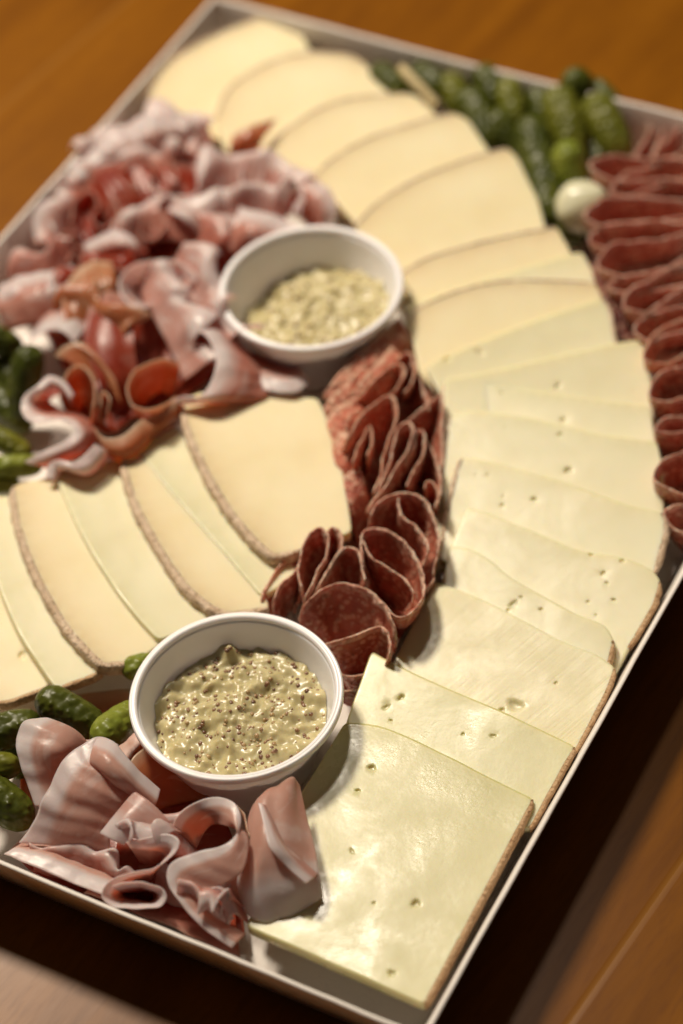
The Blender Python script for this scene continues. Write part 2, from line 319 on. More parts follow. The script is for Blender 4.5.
# ---------------------------------------------------------------- cheese
def cheese(label, lead, rest, mat, zf=23., slope=.17, th=2.6, rind=None, rmat=None, holes=(), seed=0, wave=.22, group=None, rw=.8, curl=0):
    """slice: leading (upper) edge traced at level zf, surface slopes down away from it. rind=(i0,i1) outline index range"""
    a, b = P(*lead[0], zf), P(*lead[-1], zf)
    cen = P(sum(p[0] for p in rest)/len(rest), sum(p[1] for p in rest)/len(rest), zf)
    d = (b-a).normalized(); n = Vector((-d.y, d.x, 0))
    if (cen-a).dot(n) < 0: n = -n
    N = Vector((n.x*slope, n.y*slope, 1)).normalized()          # plane normal
    def hit(px, py):
        dr = ray(px, py); t = (a-CAMP).dot(N)/dr.dot(N); return CAMP + dr*t
    ctrl = [hit(*p) for p in lead] + [hit(*p) for p in rest]
    nl = len(lead); m = len(ctrl)
    e1 = d; e2 = N.cross(d).normalized()
    to2 = lambda p: Vector(((p-a).dot(e1), (p-a).dot(e2)))
    # outline: leading edge as a smooth curve, the rest nearly straight, corners slightly rounded
    lc = cr(ctrl[:nl], max(34, nl*6)); out = list(lc); marks = {0: 0, nl-1: len(out)-1}
    for i in range(1, nl-1): marks[i] = int(round((len(lc)-1)*i/(nl-1)))
    pts = [lc[-1]] + ctrl[nl:] + [lc[0]]
    for i in range(len(pts)-1):
        L = (pts[i+1]-pts[i]).length; k = max(3, int(L/.0016))
        for j in range(1, k+1):
            if i == len(pts)-2 and j == k: break
            out.append(pts[i].lerp(pts[i+1], j/k))
        marks[nl+i] = len(out)-1
    marks[m] = len(out)
    o2 = [to2(p) for p in out]
    rr = random.Random(seed)
    for _ in range(1):
        o2 = [(o2[i-1] + o2[i]*2 + o2[(i+1) % len(o2)])/4 for i in range(len(o2))]
    for i in range(len(o2)):
        q = Vector((o2[i].x*90, o2[i].y*90, seed*5.3)); o2[i] = o2[i] + Vector((noise.noise(q), noise.noise(q+Vector((7, 7, 7)))))*.0002
    area2 = sum(o2[i-1].x*o2[i].y - o2[i].x*o2[i-1].y for i in range(len(o2)))
    ccw = area2 > 0; n0 = len(o2)
    def inset(pl, dd):
        r = []
        for i in range(len(pl)):
            t = (pl[(i+1) % len(pl)] - pl[i-1]).normalized(); nn = Vector((-t.y, t.x))
            if not ccw: nn = -nn
            r.append(pl[i] + nn*dd)
        return r
    i1 = inset(o2, .0003)
    hc = [(to2(hit(hx, hy)), hr*.00078, hs) for (hx, hy, hr, hs) in holes]
    xs = [p.x for p in o2]; ys = [p.y for p in o2]
    inner = []; st = .0030
    def inside(p, pl):
        c = False; j = len(pl)-1
        for i in range(len(pl)):
            if (pl[i].y > p.y) != (pl[j].y > p.y) and p.x < (pl[j].x-pl[i].x)*(p.y-pl[i].y)/(pl[j].y-pl[i].y)+pl[i].x: c = not c
            j = i
        return c
    i2 = inset(o2, .0022)
    y = min(ys)
    while y < max(ys):
        x = min(xs)
        while x < max(xs):
            p = Vector((x + rr.uniform(-.0004, .0004), y + rr.uniform(-.0004, .0004)))
            if inside(p, i2) and all((p-h[0]).length > h[1]*1.9 for h in hc): inner.append(p)
            x += st
        y += st
    inner += inset(o2, .0008)
    dep = {}
    for (h, r, hs) in hc:
        ang = rr.uniform(0, 3)
        for rad, dz in ((1.6, 0), (1.15, -.05), (.95, -.35), (.75, -.85), (.4, -1.05), (.0, -1.1)):
            kk = 12 if rad > 0 else 1
            for j in range(kk):
                al = 2*math.pi*j/kk; q = Vector((math.cos(al)*hs, math.sin(al)))*r*rad*(1+.15*math.sin(3*al+ang))
                q = Vector((q.x*math.cos(ang)-q.y*math.sin(ang), q.x*math.sin(ang)+q.y*math.cos(ang)))
                dep[len(inner)] = dz*min(1.0, r*1000*.7)*.001; inner.append(h+q)
    allp = i1 + inner
    res = geometry.delaunay_2d_cdt(allp, [(i, (i+1) % n0) for i in range(n0)], [], 1, 1e-7)
    tv, tf, orig = res[0], res[2], res[3]
    def wz(p):
        q = Vector((p.x*22 + seed*3.7, p.y*22, seed*1.3)); v = noise.noise(q)*wave + noise.noise(q*2.6)*wave*.25
        if curl: v += curl*max(0, (p.x/ (to2(b).x)) - .7)**2*30
        return v*.001
    def W(p, h): return a + e1*p.x + e2*p.y + N*(h*.001) + N*wz(p)
    V = []; Fc = []
    for p, og in zip(tv, orig):
        dz = 0
        for o_ in og:
            if o_-n0 in dep: dz = dep[o_-n0]
        V.append(W(p, 0) + N*dz)
    for f in tf:
        c2 = sum((tv[i] for i in f), Vector((0, 0)))/len(f)
        Fc.append(tuple(f))
    # first n0 triangulation verts correspond to i1 outline
    idx = [None]*n0
    for vi, og in enumerate(orig):
        for o_ in og:
            if o_ < n0: idx[o_] = vi
    base = len(V)
    rings = [(o2, -.28), (o2, -th+.4), (inset(o2, .0005), -th)]
    for pl, h in rings:
        for p in pl: V.append(W(p, h))
    prev = idx
    for k_ in range(3):
        cur = [base + k_*n0 + i for i in range(n0)]
        for i in range(n0):
            j = (i+1) % n0
            if None in (prev[i], prev[j]): continue
            Fc.append((prev[i], prev[j], cur[j], cur[i]))
        prev = cur
    Fc.append(tuple(reversed(prev)))
    bm = bmesh.new(); vs = [bm.verts.new(v) for v in V]
    for f in Fc:
        try: bm.faces.new([vs[i] for i in f])
        except ValueError: pass
    bmesh.ops.recalc_face_normals(bm, faces=bm.faces)
    org = Vector((sum(v[0] for v in V)/len(V), sum(v[1] for v in V)/len(V), min(v[2] for v in V)))
    bmesh.ops.translate(bm, verts=bm.verts, vec=-org)
    me = bpy.data.meshes.new('cheese_slice'); bm.to_mesh(me); bm.free()
    at = me.attributes.new('ripe_shade', 'FLOAT', 'POINT'); ln = lc[::2]  # fades from the leading edge, carries ripening and painted shade
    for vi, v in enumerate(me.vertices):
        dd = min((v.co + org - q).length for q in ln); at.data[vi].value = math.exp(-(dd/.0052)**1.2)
    me.polygons.foreach_set('use_smooth', [len(p.vertices) < 6 for p in me.polygons]); me.materials.append(mat)
    if rind:
        me.name = 'paste'; o = bpy.data.objects.new('cheese_slice', None); C.objects.link(o); o.location = org
        pt = bpy.data.objects.new('paste', me); C.objects.link(pt); pt.parent = o
    else:
        o = bpy.data.objects.new('cheese_slice', me); C.objects.link(o); o.location = org
    tag(o, label, 'cheese slice', group)
    for rg in (rind or ()):
        s, f_ = marks[rg[0]], marks[rg[1]]
        ids = [i % n0 for i in range(s, f_+1)]; L = len(ids)
        prof = [(-.0006, .05), (rw*.25e-3, .06), (rw*.6e-3, -.02), (rw*.9e-3, -.35), (rw*1e-3, -th*.55), (rw*.85e-3, -th+.2), (rw*.4e-3, -th-.1), (-.0002, -th-.1)]
        V = []; Fc = []; K = len(prof)
        off = {}
        for q_, i in enumerate(ids):
            t = (o2[(i+1) % n0]-o2[i-1]).normalized(); nn = Vector((t.y, -t.x))
            if not ccw: nn = -nn
            tp = min(1, q_/3+.25, (L-1-q_)/3+.25)
            for (dx, h) in prof:
                q = Vector((o2[i].x*500, o2[i].y*500, h*.6)); dd = dx*tp*(1 + .45*noise.noise(q)) if dx > 0 else dx
                V.append(W(o2[i] + nn*dd, h + .15*noise.noise(q*.7)))
        for q_ in range(L-1):
            for j in range(K): Fc.append((q_*K+j, q_*K+(j+1) % K, (q_+1)*K+(j+1) % K, (q_+1)*K+j))
        Fc.append(tuple(range(K))); Fc.append(tuple((L-1)*K+j for j in reversed(range(K))))
        mesh_obj('rind', V, Fc, rmat or M_RIND, o)
    return o

G1 = 'cheese slices overlapping in the long arc'
G2 = 'cheese slices fanned out at the left'
def c1(label, lead, rest, mat, **k): return cheese(label, lead, rest, mat, group=G1, **k)
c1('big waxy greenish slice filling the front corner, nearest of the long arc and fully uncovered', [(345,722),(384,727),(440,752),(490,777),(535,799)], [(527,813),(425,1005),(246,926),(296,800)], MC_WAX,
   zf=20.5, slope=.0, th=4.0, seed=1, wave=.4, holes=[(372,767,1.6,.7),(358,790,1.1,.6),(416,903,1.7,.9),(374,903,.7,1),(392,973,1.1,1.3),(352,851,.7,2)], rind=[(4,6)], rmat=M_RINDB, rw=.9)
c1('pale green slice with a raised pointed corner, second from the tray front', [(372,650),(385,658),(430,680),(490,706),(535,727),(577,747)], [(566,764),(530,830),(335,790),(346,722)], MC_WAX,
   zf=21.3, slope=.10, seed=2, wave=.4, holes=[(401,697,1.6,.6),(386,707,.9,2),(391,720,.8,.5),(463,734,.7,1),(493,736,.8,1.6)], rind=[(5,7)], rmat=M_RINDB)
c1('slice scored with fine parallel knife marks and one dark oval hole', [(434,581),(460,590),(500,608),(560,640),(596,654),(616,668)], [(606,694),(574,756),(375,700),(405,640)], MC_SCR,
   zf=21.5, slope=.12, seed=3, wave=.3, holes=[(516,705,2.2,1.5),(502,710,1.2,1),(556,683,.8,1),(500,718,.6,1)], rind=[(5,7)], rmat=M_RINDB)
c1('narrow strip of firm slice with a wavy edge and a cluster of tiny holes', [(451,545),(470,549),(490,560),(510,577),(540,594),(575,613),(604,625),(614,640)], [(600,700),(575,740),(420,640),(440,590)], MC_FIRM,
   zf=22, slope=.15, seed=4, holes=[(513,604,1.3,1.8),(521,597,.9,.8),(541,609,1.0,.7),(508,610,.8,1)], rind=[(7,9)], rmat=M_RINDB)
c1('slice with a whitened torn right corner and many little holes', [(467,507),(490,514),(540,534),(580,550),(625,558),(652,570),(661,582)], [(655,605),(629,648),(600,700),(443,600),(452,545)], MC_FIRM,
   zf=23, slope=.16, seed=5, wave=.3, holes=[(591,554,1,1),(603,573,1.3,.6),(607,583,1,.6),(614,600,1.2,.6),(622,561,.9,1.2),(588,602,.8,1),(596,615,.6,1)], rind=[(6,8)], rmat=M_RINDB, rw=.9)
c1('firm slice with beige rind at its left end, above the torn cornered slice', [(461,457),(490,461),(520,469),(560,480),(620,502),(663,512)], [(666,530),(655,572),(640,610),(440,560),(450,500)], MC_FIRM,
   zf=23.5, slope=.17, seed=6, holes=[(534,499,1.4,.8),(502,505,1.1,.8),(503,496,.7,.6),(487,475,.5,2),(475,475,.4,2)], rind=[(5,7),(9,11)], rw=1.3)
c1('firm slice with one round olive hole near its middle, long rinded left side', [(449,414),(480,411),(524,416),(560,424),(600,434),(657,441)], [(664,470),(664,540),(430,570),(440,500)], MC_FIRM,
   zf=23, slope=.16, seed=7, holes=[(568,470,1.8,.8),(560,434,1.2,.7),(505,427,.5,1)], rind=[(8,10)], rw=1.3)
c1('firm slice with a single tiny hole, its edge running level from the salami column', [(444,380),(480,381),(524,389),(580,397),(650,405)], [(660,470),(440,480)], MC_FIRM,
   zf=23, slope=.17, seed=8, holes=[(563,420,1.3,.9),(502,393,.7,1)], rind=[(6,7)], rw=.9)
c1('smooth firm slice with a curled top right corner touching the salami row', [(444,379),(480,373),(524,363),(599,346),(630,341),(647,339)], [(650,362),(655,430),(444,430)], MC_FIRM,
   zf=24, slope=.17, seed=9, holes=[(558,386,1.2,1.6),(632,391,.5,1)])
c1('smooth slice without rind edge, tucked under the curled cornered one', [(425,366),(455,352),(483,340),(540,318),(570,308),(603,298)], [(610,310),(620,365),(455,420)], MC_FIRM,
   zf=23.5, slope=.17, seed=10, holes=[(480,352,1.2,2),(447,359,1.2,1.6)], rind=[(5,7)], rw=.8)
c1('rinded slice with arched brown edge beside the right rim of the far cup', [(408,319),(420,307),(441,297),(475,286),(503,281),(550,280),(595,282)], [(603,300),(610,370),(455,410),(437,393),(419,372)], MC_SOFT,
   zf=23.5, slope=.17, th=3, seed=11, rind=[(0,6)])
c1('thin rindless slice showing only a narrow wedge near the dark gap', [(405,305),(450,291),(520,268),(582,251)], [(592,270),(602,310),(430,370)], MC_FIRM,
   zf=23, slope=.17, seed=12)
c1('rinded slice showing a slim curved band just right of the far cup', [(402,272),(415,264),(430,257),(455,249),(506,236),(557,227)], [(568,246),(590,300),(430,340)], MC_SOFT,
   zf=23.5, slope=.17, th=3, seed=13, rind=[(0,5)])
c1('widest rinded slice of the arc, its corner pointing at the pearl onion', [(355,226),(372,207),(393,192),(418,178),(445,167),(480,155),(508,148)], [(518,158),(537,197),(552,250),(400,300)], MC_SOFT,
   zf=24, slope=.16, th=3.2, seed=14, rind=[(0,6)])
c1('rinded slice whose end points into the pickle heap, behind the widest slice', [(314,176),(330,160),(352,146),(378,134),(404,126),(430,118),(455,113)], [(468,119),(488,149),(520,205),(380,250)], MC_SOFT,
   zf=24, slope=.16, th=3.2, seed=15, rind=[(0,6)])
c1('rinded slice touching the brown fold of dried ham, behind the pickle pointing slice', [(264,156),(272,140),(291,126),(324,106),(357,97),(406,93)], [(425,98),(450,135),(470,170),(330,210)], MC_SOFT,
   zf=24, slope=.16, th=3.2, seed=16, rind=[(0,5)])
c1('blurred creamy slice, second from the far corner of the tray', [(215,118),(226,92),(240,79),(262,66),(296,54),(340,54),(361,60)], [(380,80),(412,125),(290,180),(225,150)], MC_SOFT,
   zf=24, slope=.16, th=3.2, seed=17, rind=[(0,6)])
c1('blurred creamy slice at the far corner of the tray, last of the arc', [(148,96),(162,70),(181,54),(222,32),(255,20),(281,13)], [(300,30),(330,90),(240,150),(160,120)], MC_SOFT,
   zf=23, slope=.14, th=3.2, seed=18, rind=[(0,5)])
def c2(label, lead, rest, mat, **k): return cheese(label, lead, rest, mat, group=G2, **k)
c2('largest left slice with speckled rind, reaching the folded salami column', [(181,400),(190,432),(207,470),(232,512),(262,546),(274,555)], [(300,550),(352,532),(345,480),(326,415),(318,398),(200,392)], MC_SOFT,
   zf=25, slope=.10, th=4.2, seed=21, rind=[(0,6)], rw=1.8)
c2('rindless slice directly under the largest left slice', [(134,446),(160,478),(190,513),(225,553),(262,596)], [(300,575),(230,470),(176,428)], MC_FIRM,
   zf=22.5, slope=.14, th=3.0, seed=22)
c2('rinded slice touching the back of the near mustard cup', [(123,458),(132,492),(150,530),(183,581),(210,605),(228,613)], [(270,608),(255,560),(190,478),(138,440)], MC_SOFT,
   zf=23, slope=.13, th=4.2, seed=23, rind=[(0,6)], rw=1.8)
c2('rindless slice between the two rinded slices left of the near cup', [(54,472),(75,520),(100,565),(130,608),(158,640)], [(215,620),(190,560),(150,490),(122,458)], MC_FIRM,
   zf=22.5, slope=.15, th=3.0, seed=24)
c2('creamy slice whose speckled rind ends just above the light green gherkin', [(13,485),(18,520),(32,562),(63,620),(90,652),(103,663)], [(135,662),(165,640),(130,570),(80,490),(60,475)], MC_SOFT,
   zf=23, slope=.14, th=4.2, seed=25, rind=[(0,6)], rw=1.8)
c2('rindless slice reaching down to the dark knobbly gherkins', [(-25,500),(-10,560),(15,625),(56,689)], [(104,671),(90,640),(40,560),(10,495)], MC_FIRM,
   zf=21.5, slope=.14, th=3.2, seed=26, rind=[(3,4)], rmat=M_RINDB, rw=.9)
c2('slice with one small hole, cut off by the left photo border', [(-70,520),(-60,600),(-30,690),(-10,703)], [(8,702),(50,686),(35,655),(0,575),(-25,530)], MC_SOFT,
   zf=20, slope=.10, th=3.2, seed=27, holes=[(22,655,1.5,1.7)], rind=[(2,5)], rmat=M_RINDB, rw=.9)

# ---------------------------------------------------------------- mustard cups
def lathe(prof, n=96):
    V = []; Fc = []
    for i in range(n):
        al = 2*math.pi*i/n
        for r, z in prof: V.append(Vector((r*math.cos(al)*.001, r*math.sin(al)*.001, z*.001)))
    k = len(prof)
    for i in range(n):
        for j in range(k-1): Fc.append((i*k+j, ((i+1) % n)*k+j, ((i+1) % n)*k+j+1, i*k+j+1))
    return V, Fc
def cup(label, px, py, tilt=(0, 0)):
    c = P(px, py, 34); c.z = 0
    root = bpy.data.objects.new('sauce_cup', None); C.objects.link(root); root.location = (c.x, c.y, .003)
    tag(root, label, 'sauce cup', 'small white sauce cups')
    body = [(0, 0), (21.0, 0), (22.0, .5), (22.3, 1.5), (29.6, 26.0), (30.6, 28.6), (31.0, 29.4)]
    inner = [(30.4, 29.9), (29.8, 28.5), (29.0, 26.0), (21.6, 2.0), (20.5, 1.2), (0, 1.2)]
    V, Fc = lathe(body + inner); V = [v + root.location for v in V]
    mesh_obj('cup_body', V, Fc, M_CUP, root)
    rim = [(30.6, 28.9), (32.0, 29.2), (32.7, 28.7), (33.0, 29.1), (33.0, 30.3), (32.7, 30.9), (32.2, 31.05), (31.9, 30.8), (31.55, 31.05), (31.0, 31.0), (30.5, 30.6), (30.25, 29.6), (30.6, 28.9)]
    V, Fc = lathe(rim, 128); V = [v + root.location for v in V]
    mesh_obj('rim', V, Fc, M_CUP, root)
    return c
cA = P(0, 0, 34); 
CA = Vector((-0.03819042, 0.47908132, 0)); CB = Vector((-0.00196588, 0.66034101, 0))
def proj(p):
    d = p - CAMP; z = d.dot(fw); return (CX + F*d.dot(ri)/z, CY - F*d.dot(up)/z)
pa = proj(Vector((CA.x, CA.y, .034))); pb = proj(Vector((CB.x, CB.y, .034)))
cup('small white plastic cup of grainy mustard in front, by the ham ribbons', *pa)
cup('small white plastic cup of grainy mustard further back, below the dried ham heap', *pb)
def mustard_mat():
    k = NT('mustard_paste'); g = k.co('Object', 1)
    n1 = k.noise(g, 130, 4); v = k.vor(g, 380, 'Distance', 'SMOOTH_F1'); n2 = k.noise(g, 900, 3)
    col = k.mix(k.ramp(n1, [(.3, 0.0), (.7, 1.0)]), (.50, .43, .215), (.61, .54, .31))
    col = k.mix(k.math('MULTIPLY', k.ramp(k.noise(g, 420, 3), [(.58, 0.0), (.66, 1.0)]), .35), col, (.48, .38, .14))
    k.P(Base_Color=col, Roughness=.31, Normal=k.bump(k.math('ADD', k.math('MULTIPLY', v, -.35), k.math('ADD', k.math('MULTIPLY', n1, .5), k.math('MULTIPLY', n2, .015))), .0007, .8))
    k.b.inputs['Specular IOR Level'].default_value = .6; k.sss(.5, (1, .7, .3), .003); return k.m
M_MUS = mustard_mat()
def seed_mat():
    k = NT('mustard_seed_skin'); g = k.co('Object', 1)
    col = k.ramp(k.noise(g, 230, 1), [(.36, (.17, .08, .045)), (.5, (.30, .16, .08)), (.62, (.48, .33, .15))])
    k.P(Base_Color=col, Roughness=.25); return k.m
M_SEED = seed_mat()
def mustard(label, c, level, seed, lean, nseed, cut):  # noqa
    rr = random.Random(seed); V = []; Fc = []
    R_ = 21.8 + (level-2)*.308 - .25; nr, na = 60, 180
    def hz(x, y):
        q = Vector((x*.16 + seed*9, y*.16, seed)); r = math.hypot(x, y)/R_
        h = noise.noise(q)*2.3 + noise.noise(q*2.1)*1.3 + noise.noise(q*4)*.35
        lump = 0
        d_, pts_ = noise.voronoi(Vector((x*.42, y*.42, seed*2.0)))
        lump = max(0, .6 - d_[0])**1.2*1.1
        h += lump + 1.6*(1-r*r) + lean[0]*x + lean[1]*y
        for (ax, ay, ah, ar) in cut: h += ah*math.exp(-((x-ax)**2+(y-ay)**2)/(ar*ar))
        return h
    def rad(al):
        return R_
    for i in range(nr+1):
        for j in range(na):
            al = 2*math.pi*j/na; r = R_*i/nr; x, y = r*math.cos(al), r*math.sin(al); z = level + hz(x, y)
            z = max(3.0, min(z, 27.5)); mr = 21.6 + (z-2)*.308 - .15; s = mr/R_ if i == nr else 1 + (mr/R_-1)*(i/nr)**3
            V.append(Vector((x*s*.001+c.x, y*s*.001+c.y, (z+3)*.001)))
    for i in range(nr):
        for j in range(na): Fc.append((i*na+j, (i+1)*na+j, (i+1)*na+(j+1) % na, i*na+(j+1) % na))
    o = mesh_obj('mustard', V, Fc, M_MUS, None, origin=Vector((c.x, c.y, (level+3)*.001)))
    root = bpy.data.objects.new('mustard', None); C.objects.link(root); root.location = o.location; o.name = 'paste'; o.parent = root; o.location = (0, 0, 0)
    tag(root, label, 'mustard')
    V = []; Fc = []
    for k in range(nseed):
        r = R_*math.sqrt(rr.random())*.97; al = rr.uniform(0, 6.283)
        x, y = r*math.cos(al), r*math.sin(al)
        if noise.noise(Vector((x*.12, y*.12, seed+40.))) < rr.uniform(-.5, .3): continue
        z = level + hz(x, y) + 2.75; z = max(5.5, z); sr = rr.uniform(.4, .9)
        b0 = len(V); A, B = 8, 5
        V.append(Vector((x, y, z+sr*.75)))
        for ii in range(1, B):
            for jj in range(A):
                ph = math.pi*ii/B; V.append(Vector((x+sr*math.sin(ph)*math.cos(jj*6.2832/A), y+sr*math.sin(ph)*math.sin(jj*6.2832/A), z+sr*math.cos(ph)*.75 - .0)))
        for jj in range(A): Fc.append((b0, b0+1+jj, b0+1+(jj+1) % A))
        for ii in range(B-2):
            for jj in range(A):
                a_ = b0+1+ii*A; Fc.append((a_+jj, a_+A+jj, a_+A+(jj+1) % A, a_+(jj+1) % A))
        Fc.append(tuple(b0+1+(B-2)*A+jj for jj in reversed(range(A))))
    V = [Vector((v.x*.001+c.x, v.y*.001+c.y, v.z*.001)) for v in V]
    s = mesh_obj('mustard_seed', V, Fc, M_SEED, root); tag(s, kind='stuff')
mustard('pale wholegrain mustard heaped in the front cup, brown seeds in sharp focus', CA, 19.5, 3, (.03, .02), 520, [(-1, 23, 5, 2.2), (9, 7, -2.5, 3.0), (-3, 0, 2.2, 9)])
mustard('blurred wholegrain mustard sloping in the far cup', CB, 18.5, 5, (.10, -.10), 260, [(8, 2, 2.5, 9), (-18, 12, -4, 7)])

# ---------------------------------------------------------------- folded slices
def fold(name, label, cat, group, path, base, mat, zb=5, sh=(.22, .72), th=1.2, nu=70, nv=16, wob=.3, seed=0, aniso=0.0):
    """slice folded upright: free edge traced (px,py,z) and the sheet gathered down towards a base point"""
    top = [P(*p) for p in path]; b = P(base[0], base[1], zb)
    def row(t, zt):
        r = []
        for p in top:
            q = p.lerp(b, t); q = Vector((q.x, q.y, p.z + (b.z-p.z)*zt)); r.append(q)
        return r
    rows = [top, row(sh[0], .4), row(sh[1], .95)]
    o = sheet(name, rows, mat, nu, nv, th, wob, seed, aniso=aniso)
    tag(o, label, cat, group); return o
def zz(path, z):
    return [(p[0], p[1], p[2] if len(p) > 2 else z) for p in path]
GS = 'salami slices folded in the middle column'
def sal(label, path, base, z=29, mat=None, seed=0, **k):
    return fold('salami_slice', label, 'salami slice', GS, zz(path, z), base, mat or M_SAL, seed=seed, **dict(dict(wob=.8, th=.8, nu=100, nv=20), **k))
sal('salami slice forming the big open front loop beside the near cup', [(298,620,22),(303,607,27),(311,598),(322,589),(337,583),(362,586),(385,605),(394,622),(397,634,27),(396,644,23)], (352,668), 30, seed=1, sh=(.12,.62))
sal('salami fold curling inside the big open front loop', [(322,646,24),(334,642),(353,636),(370,629),(380,627),(389,635),(391,650),(385,664,22)], (358,680), 27, seed=2, sh=(.15,.6))
sal('lowest salami slice peeking out under the front loop by the near cup', [(335,668),(345,674),(360,675),(372,671),(384,660)], (360,690), 19, seed=3, sh=(.2,.6))
sal('flat salami tip just above the raised corner of the pale green slice', [(330,690),(345,690),(358,690),(372,686)], (356,705), 15, seed=4)
sal('round salami loop on the right of the rosette touching the cheese', [(365,590,24),(365,575,27),(362,556),(361,540),(366,530),(378,528),(392,533),(406,543),(416,557),(424,578),(422,596),(412,611),(398,616),(386,608)], (396,606), 31, seed=5, sh=(.16,.66))
sal('inner lip of the round salami loop right of the rosette', [(361,536),(366,550),(376,560),(390,568),(404,577),(414,590),(412,604,27)], (385,598), 30.5, seed=6, sh=(.2,.75))
sal('tall narrow salami loop at the back left of the rosette', [(303,604,24),(300,586),(299,565),(301,548),(309,533),(321,528),(329,538),(326,553),(317,574),(308,594),(303,612,24)], (312,604), 31, seed=7, sh=(.14,.7))
sal('slim salami loop right behind the tall narrow loop', [(327,533),(333,527),(341,534),(341,548),(332,562),(320,580),(310,600,25)], (318,600), 30, seed=8)
sal('pointed salami fold in the centre of the rosette', [(306,606,25),(318,585),(331,566),(341,551),(351,547),(360,551),(363,565),(364,580)], (345,595), 30, seed=9, sh=(.16,.66))
sal('outer left salami slice of the rosette lying over the rinded cheese', [(258,612,17),(262,598),(270,580),(284,562),(299,552),(303,565),(300,590)], (285,608), 23, seed=10, sh=(.12,.6), mat=M_SALB)
sal('second outer left salami slice of the rosette with a frilled edge', [(272,614,20),(274,598),(280,583),(292,573),(300,560)], (290,612), 27, seed=11)
sal('salami slice making the large upper right loop below the column', [(368,528,26),(370,515),(377,504),(389,496),(404,492),(420,496),(431,508),(437,528),(438,550),(434,575,25)], (408,560), 31, seed=12, sh=(.14,.62))
sal('inner tongue of the large upper right salami loop', [(398,498),(398,506),(403,517),(414,526),(424,539),(428,550),(424,566,26)], (405,550), 30.5, seed=13, sh=(.2,.7))
sal('salami slice standing along the cheese side beneath the large upper loop', [(436,560),(433,578),(425,592)], (412,590), 24, seed=14)
sal('small salami curl at the right edge of the column', [(424,488),(428,482),(435,483),(439,492),(436,503)], (430,505), 29, seed=15, mat=M_SALB)
sal('long narrow salami hairpin in the lower column', [(366,512,24),(378,490),(388,466),(393,445),(396,433),(402,424),(410,422),(414,430),(410,443),(402,458),(389,479),(374,502),(368,512)], (390,490), 31, seed=16, sh=(.12,.6))
sal('salami hairpin right beside the long narrow one', [(404,462),(413,444),(417,432),(422,430),(426,437),(424,450),(416,466),(406,486)], (412,486), 29.5, seed=17)
sal('broad salami fold arching over the left of the column', [(340,454,22),(346,438),(355,424),(366,410),(379,400),(391,396),(397,406),(396,422),(390,438),(384,455),(380,475),(374,492)], (366,470), 31, seed=18, sh=(.14,.62), mat=M_SALB)
sal('salami ridge hidden inside the broad left fold', [(352,462),(359,446),(365,430),(370,426),(373,436),(368,456)], (362,475), 30, seed=19, mat=M_SALB)
sal('flat salami wedge leaning on the cheese right of the column', [(408,421,24),(422,410,25),(441,396,26),(443,425,24),(443,470,20)], (420,460), 25, seed=20, sh=(.25,.7))
sal('salami slice filling the right flank of the lower column', [(420,432),(431,446),(439,464),(441,490),(438,508)], (412,480), 26, seed=21, sh=(.2,.7))
sal('light edged salami hook near the top of the column', [(354,404,25),(366,390),(380,374),(392,365),(401,364),(405,372),(399,385),(391,394)], (378,402), 29, seed=22, mat=M_SALB)
sal('thin salami hook right of the light edged one', [(397,360),(405,353),(413,355),(416,366),(413,380),(405,392)], (400,390), 28, seed=23, mat=M_SALB)
sal('salami slice resting against the arc near its upper right end', [(410,360),(420,378),(426,394),(430,410)], (404,400), 25, seed=24)
# sheets leaning at the upper end of the column
def salsheet(label, rows, seed, mat=None, th=1.3):
    o = sheet('salami_slice', [[P(*p) for p in r] for r in rows], mat or M_SALB, 50, 20, th, .9, seed); tag(o, label, 'salami slice', GS); return o
salsheet('topmost salami slice of the column, its tip tucked against the far cup', [[(322,397,23),(340,372,26),(368,345,27),(398,318,25)],[(336,406,20),(352,386,23),(384,356,25),(408,334,23)],[(346,422,12),(366,404,14),(394,374,15),(419,362,15)]], 31)
salsheet('frilly salami slice under the topmost one at the left of the column', [[(324,408,22),(334,394,25),(352,376,26.5),(366,356,25)],[(330,424,19),(344,408,22),(360,394,23),(378,372,23)],[(344,440,10),(360,420,12),(376,404,12),(392,384,14)]], 32)
salsheet('salami slice sloping over the edge of the largest left cheese slice', [[(326,422,22),(334,410,24.5),(346,402,26),(358,396,25)],[(334,446,20),(344,434,22),(354,424,23),(366,412,22)],[(348,478,8),(358,462,9),(366,448,9),(376,430,9)]], 33)
salsheet('salami slice hanging down the left flank of the column', [[(332,444,22),(338,436,24),(346,430,24)],[(340,480,19),(348,468,21),(356,456,21)],[(356,520,6),(364,500,7),(370,480,7)]], 34)
salsheet('dark salami slice deep between the column and the rosette', [[(343,478,22),(350,472,23),(360,466,23)],[(348,506,20),(356,498,20),(366,490,20)],[(358,548,8),(366,534,8),(374,520,8)]], 35, M_SAL)
salsheet('crinkled salami slice laid across the middle of the top end', [[(352,392,25),(364,376,28),(378,362,28),(392,346,27)],[(362,402,22),(376,388,25),(390,374,26),(404,360,25)],[(374,420,12),(388,404,14),(400,390,14),(414,374,14)]], 36)

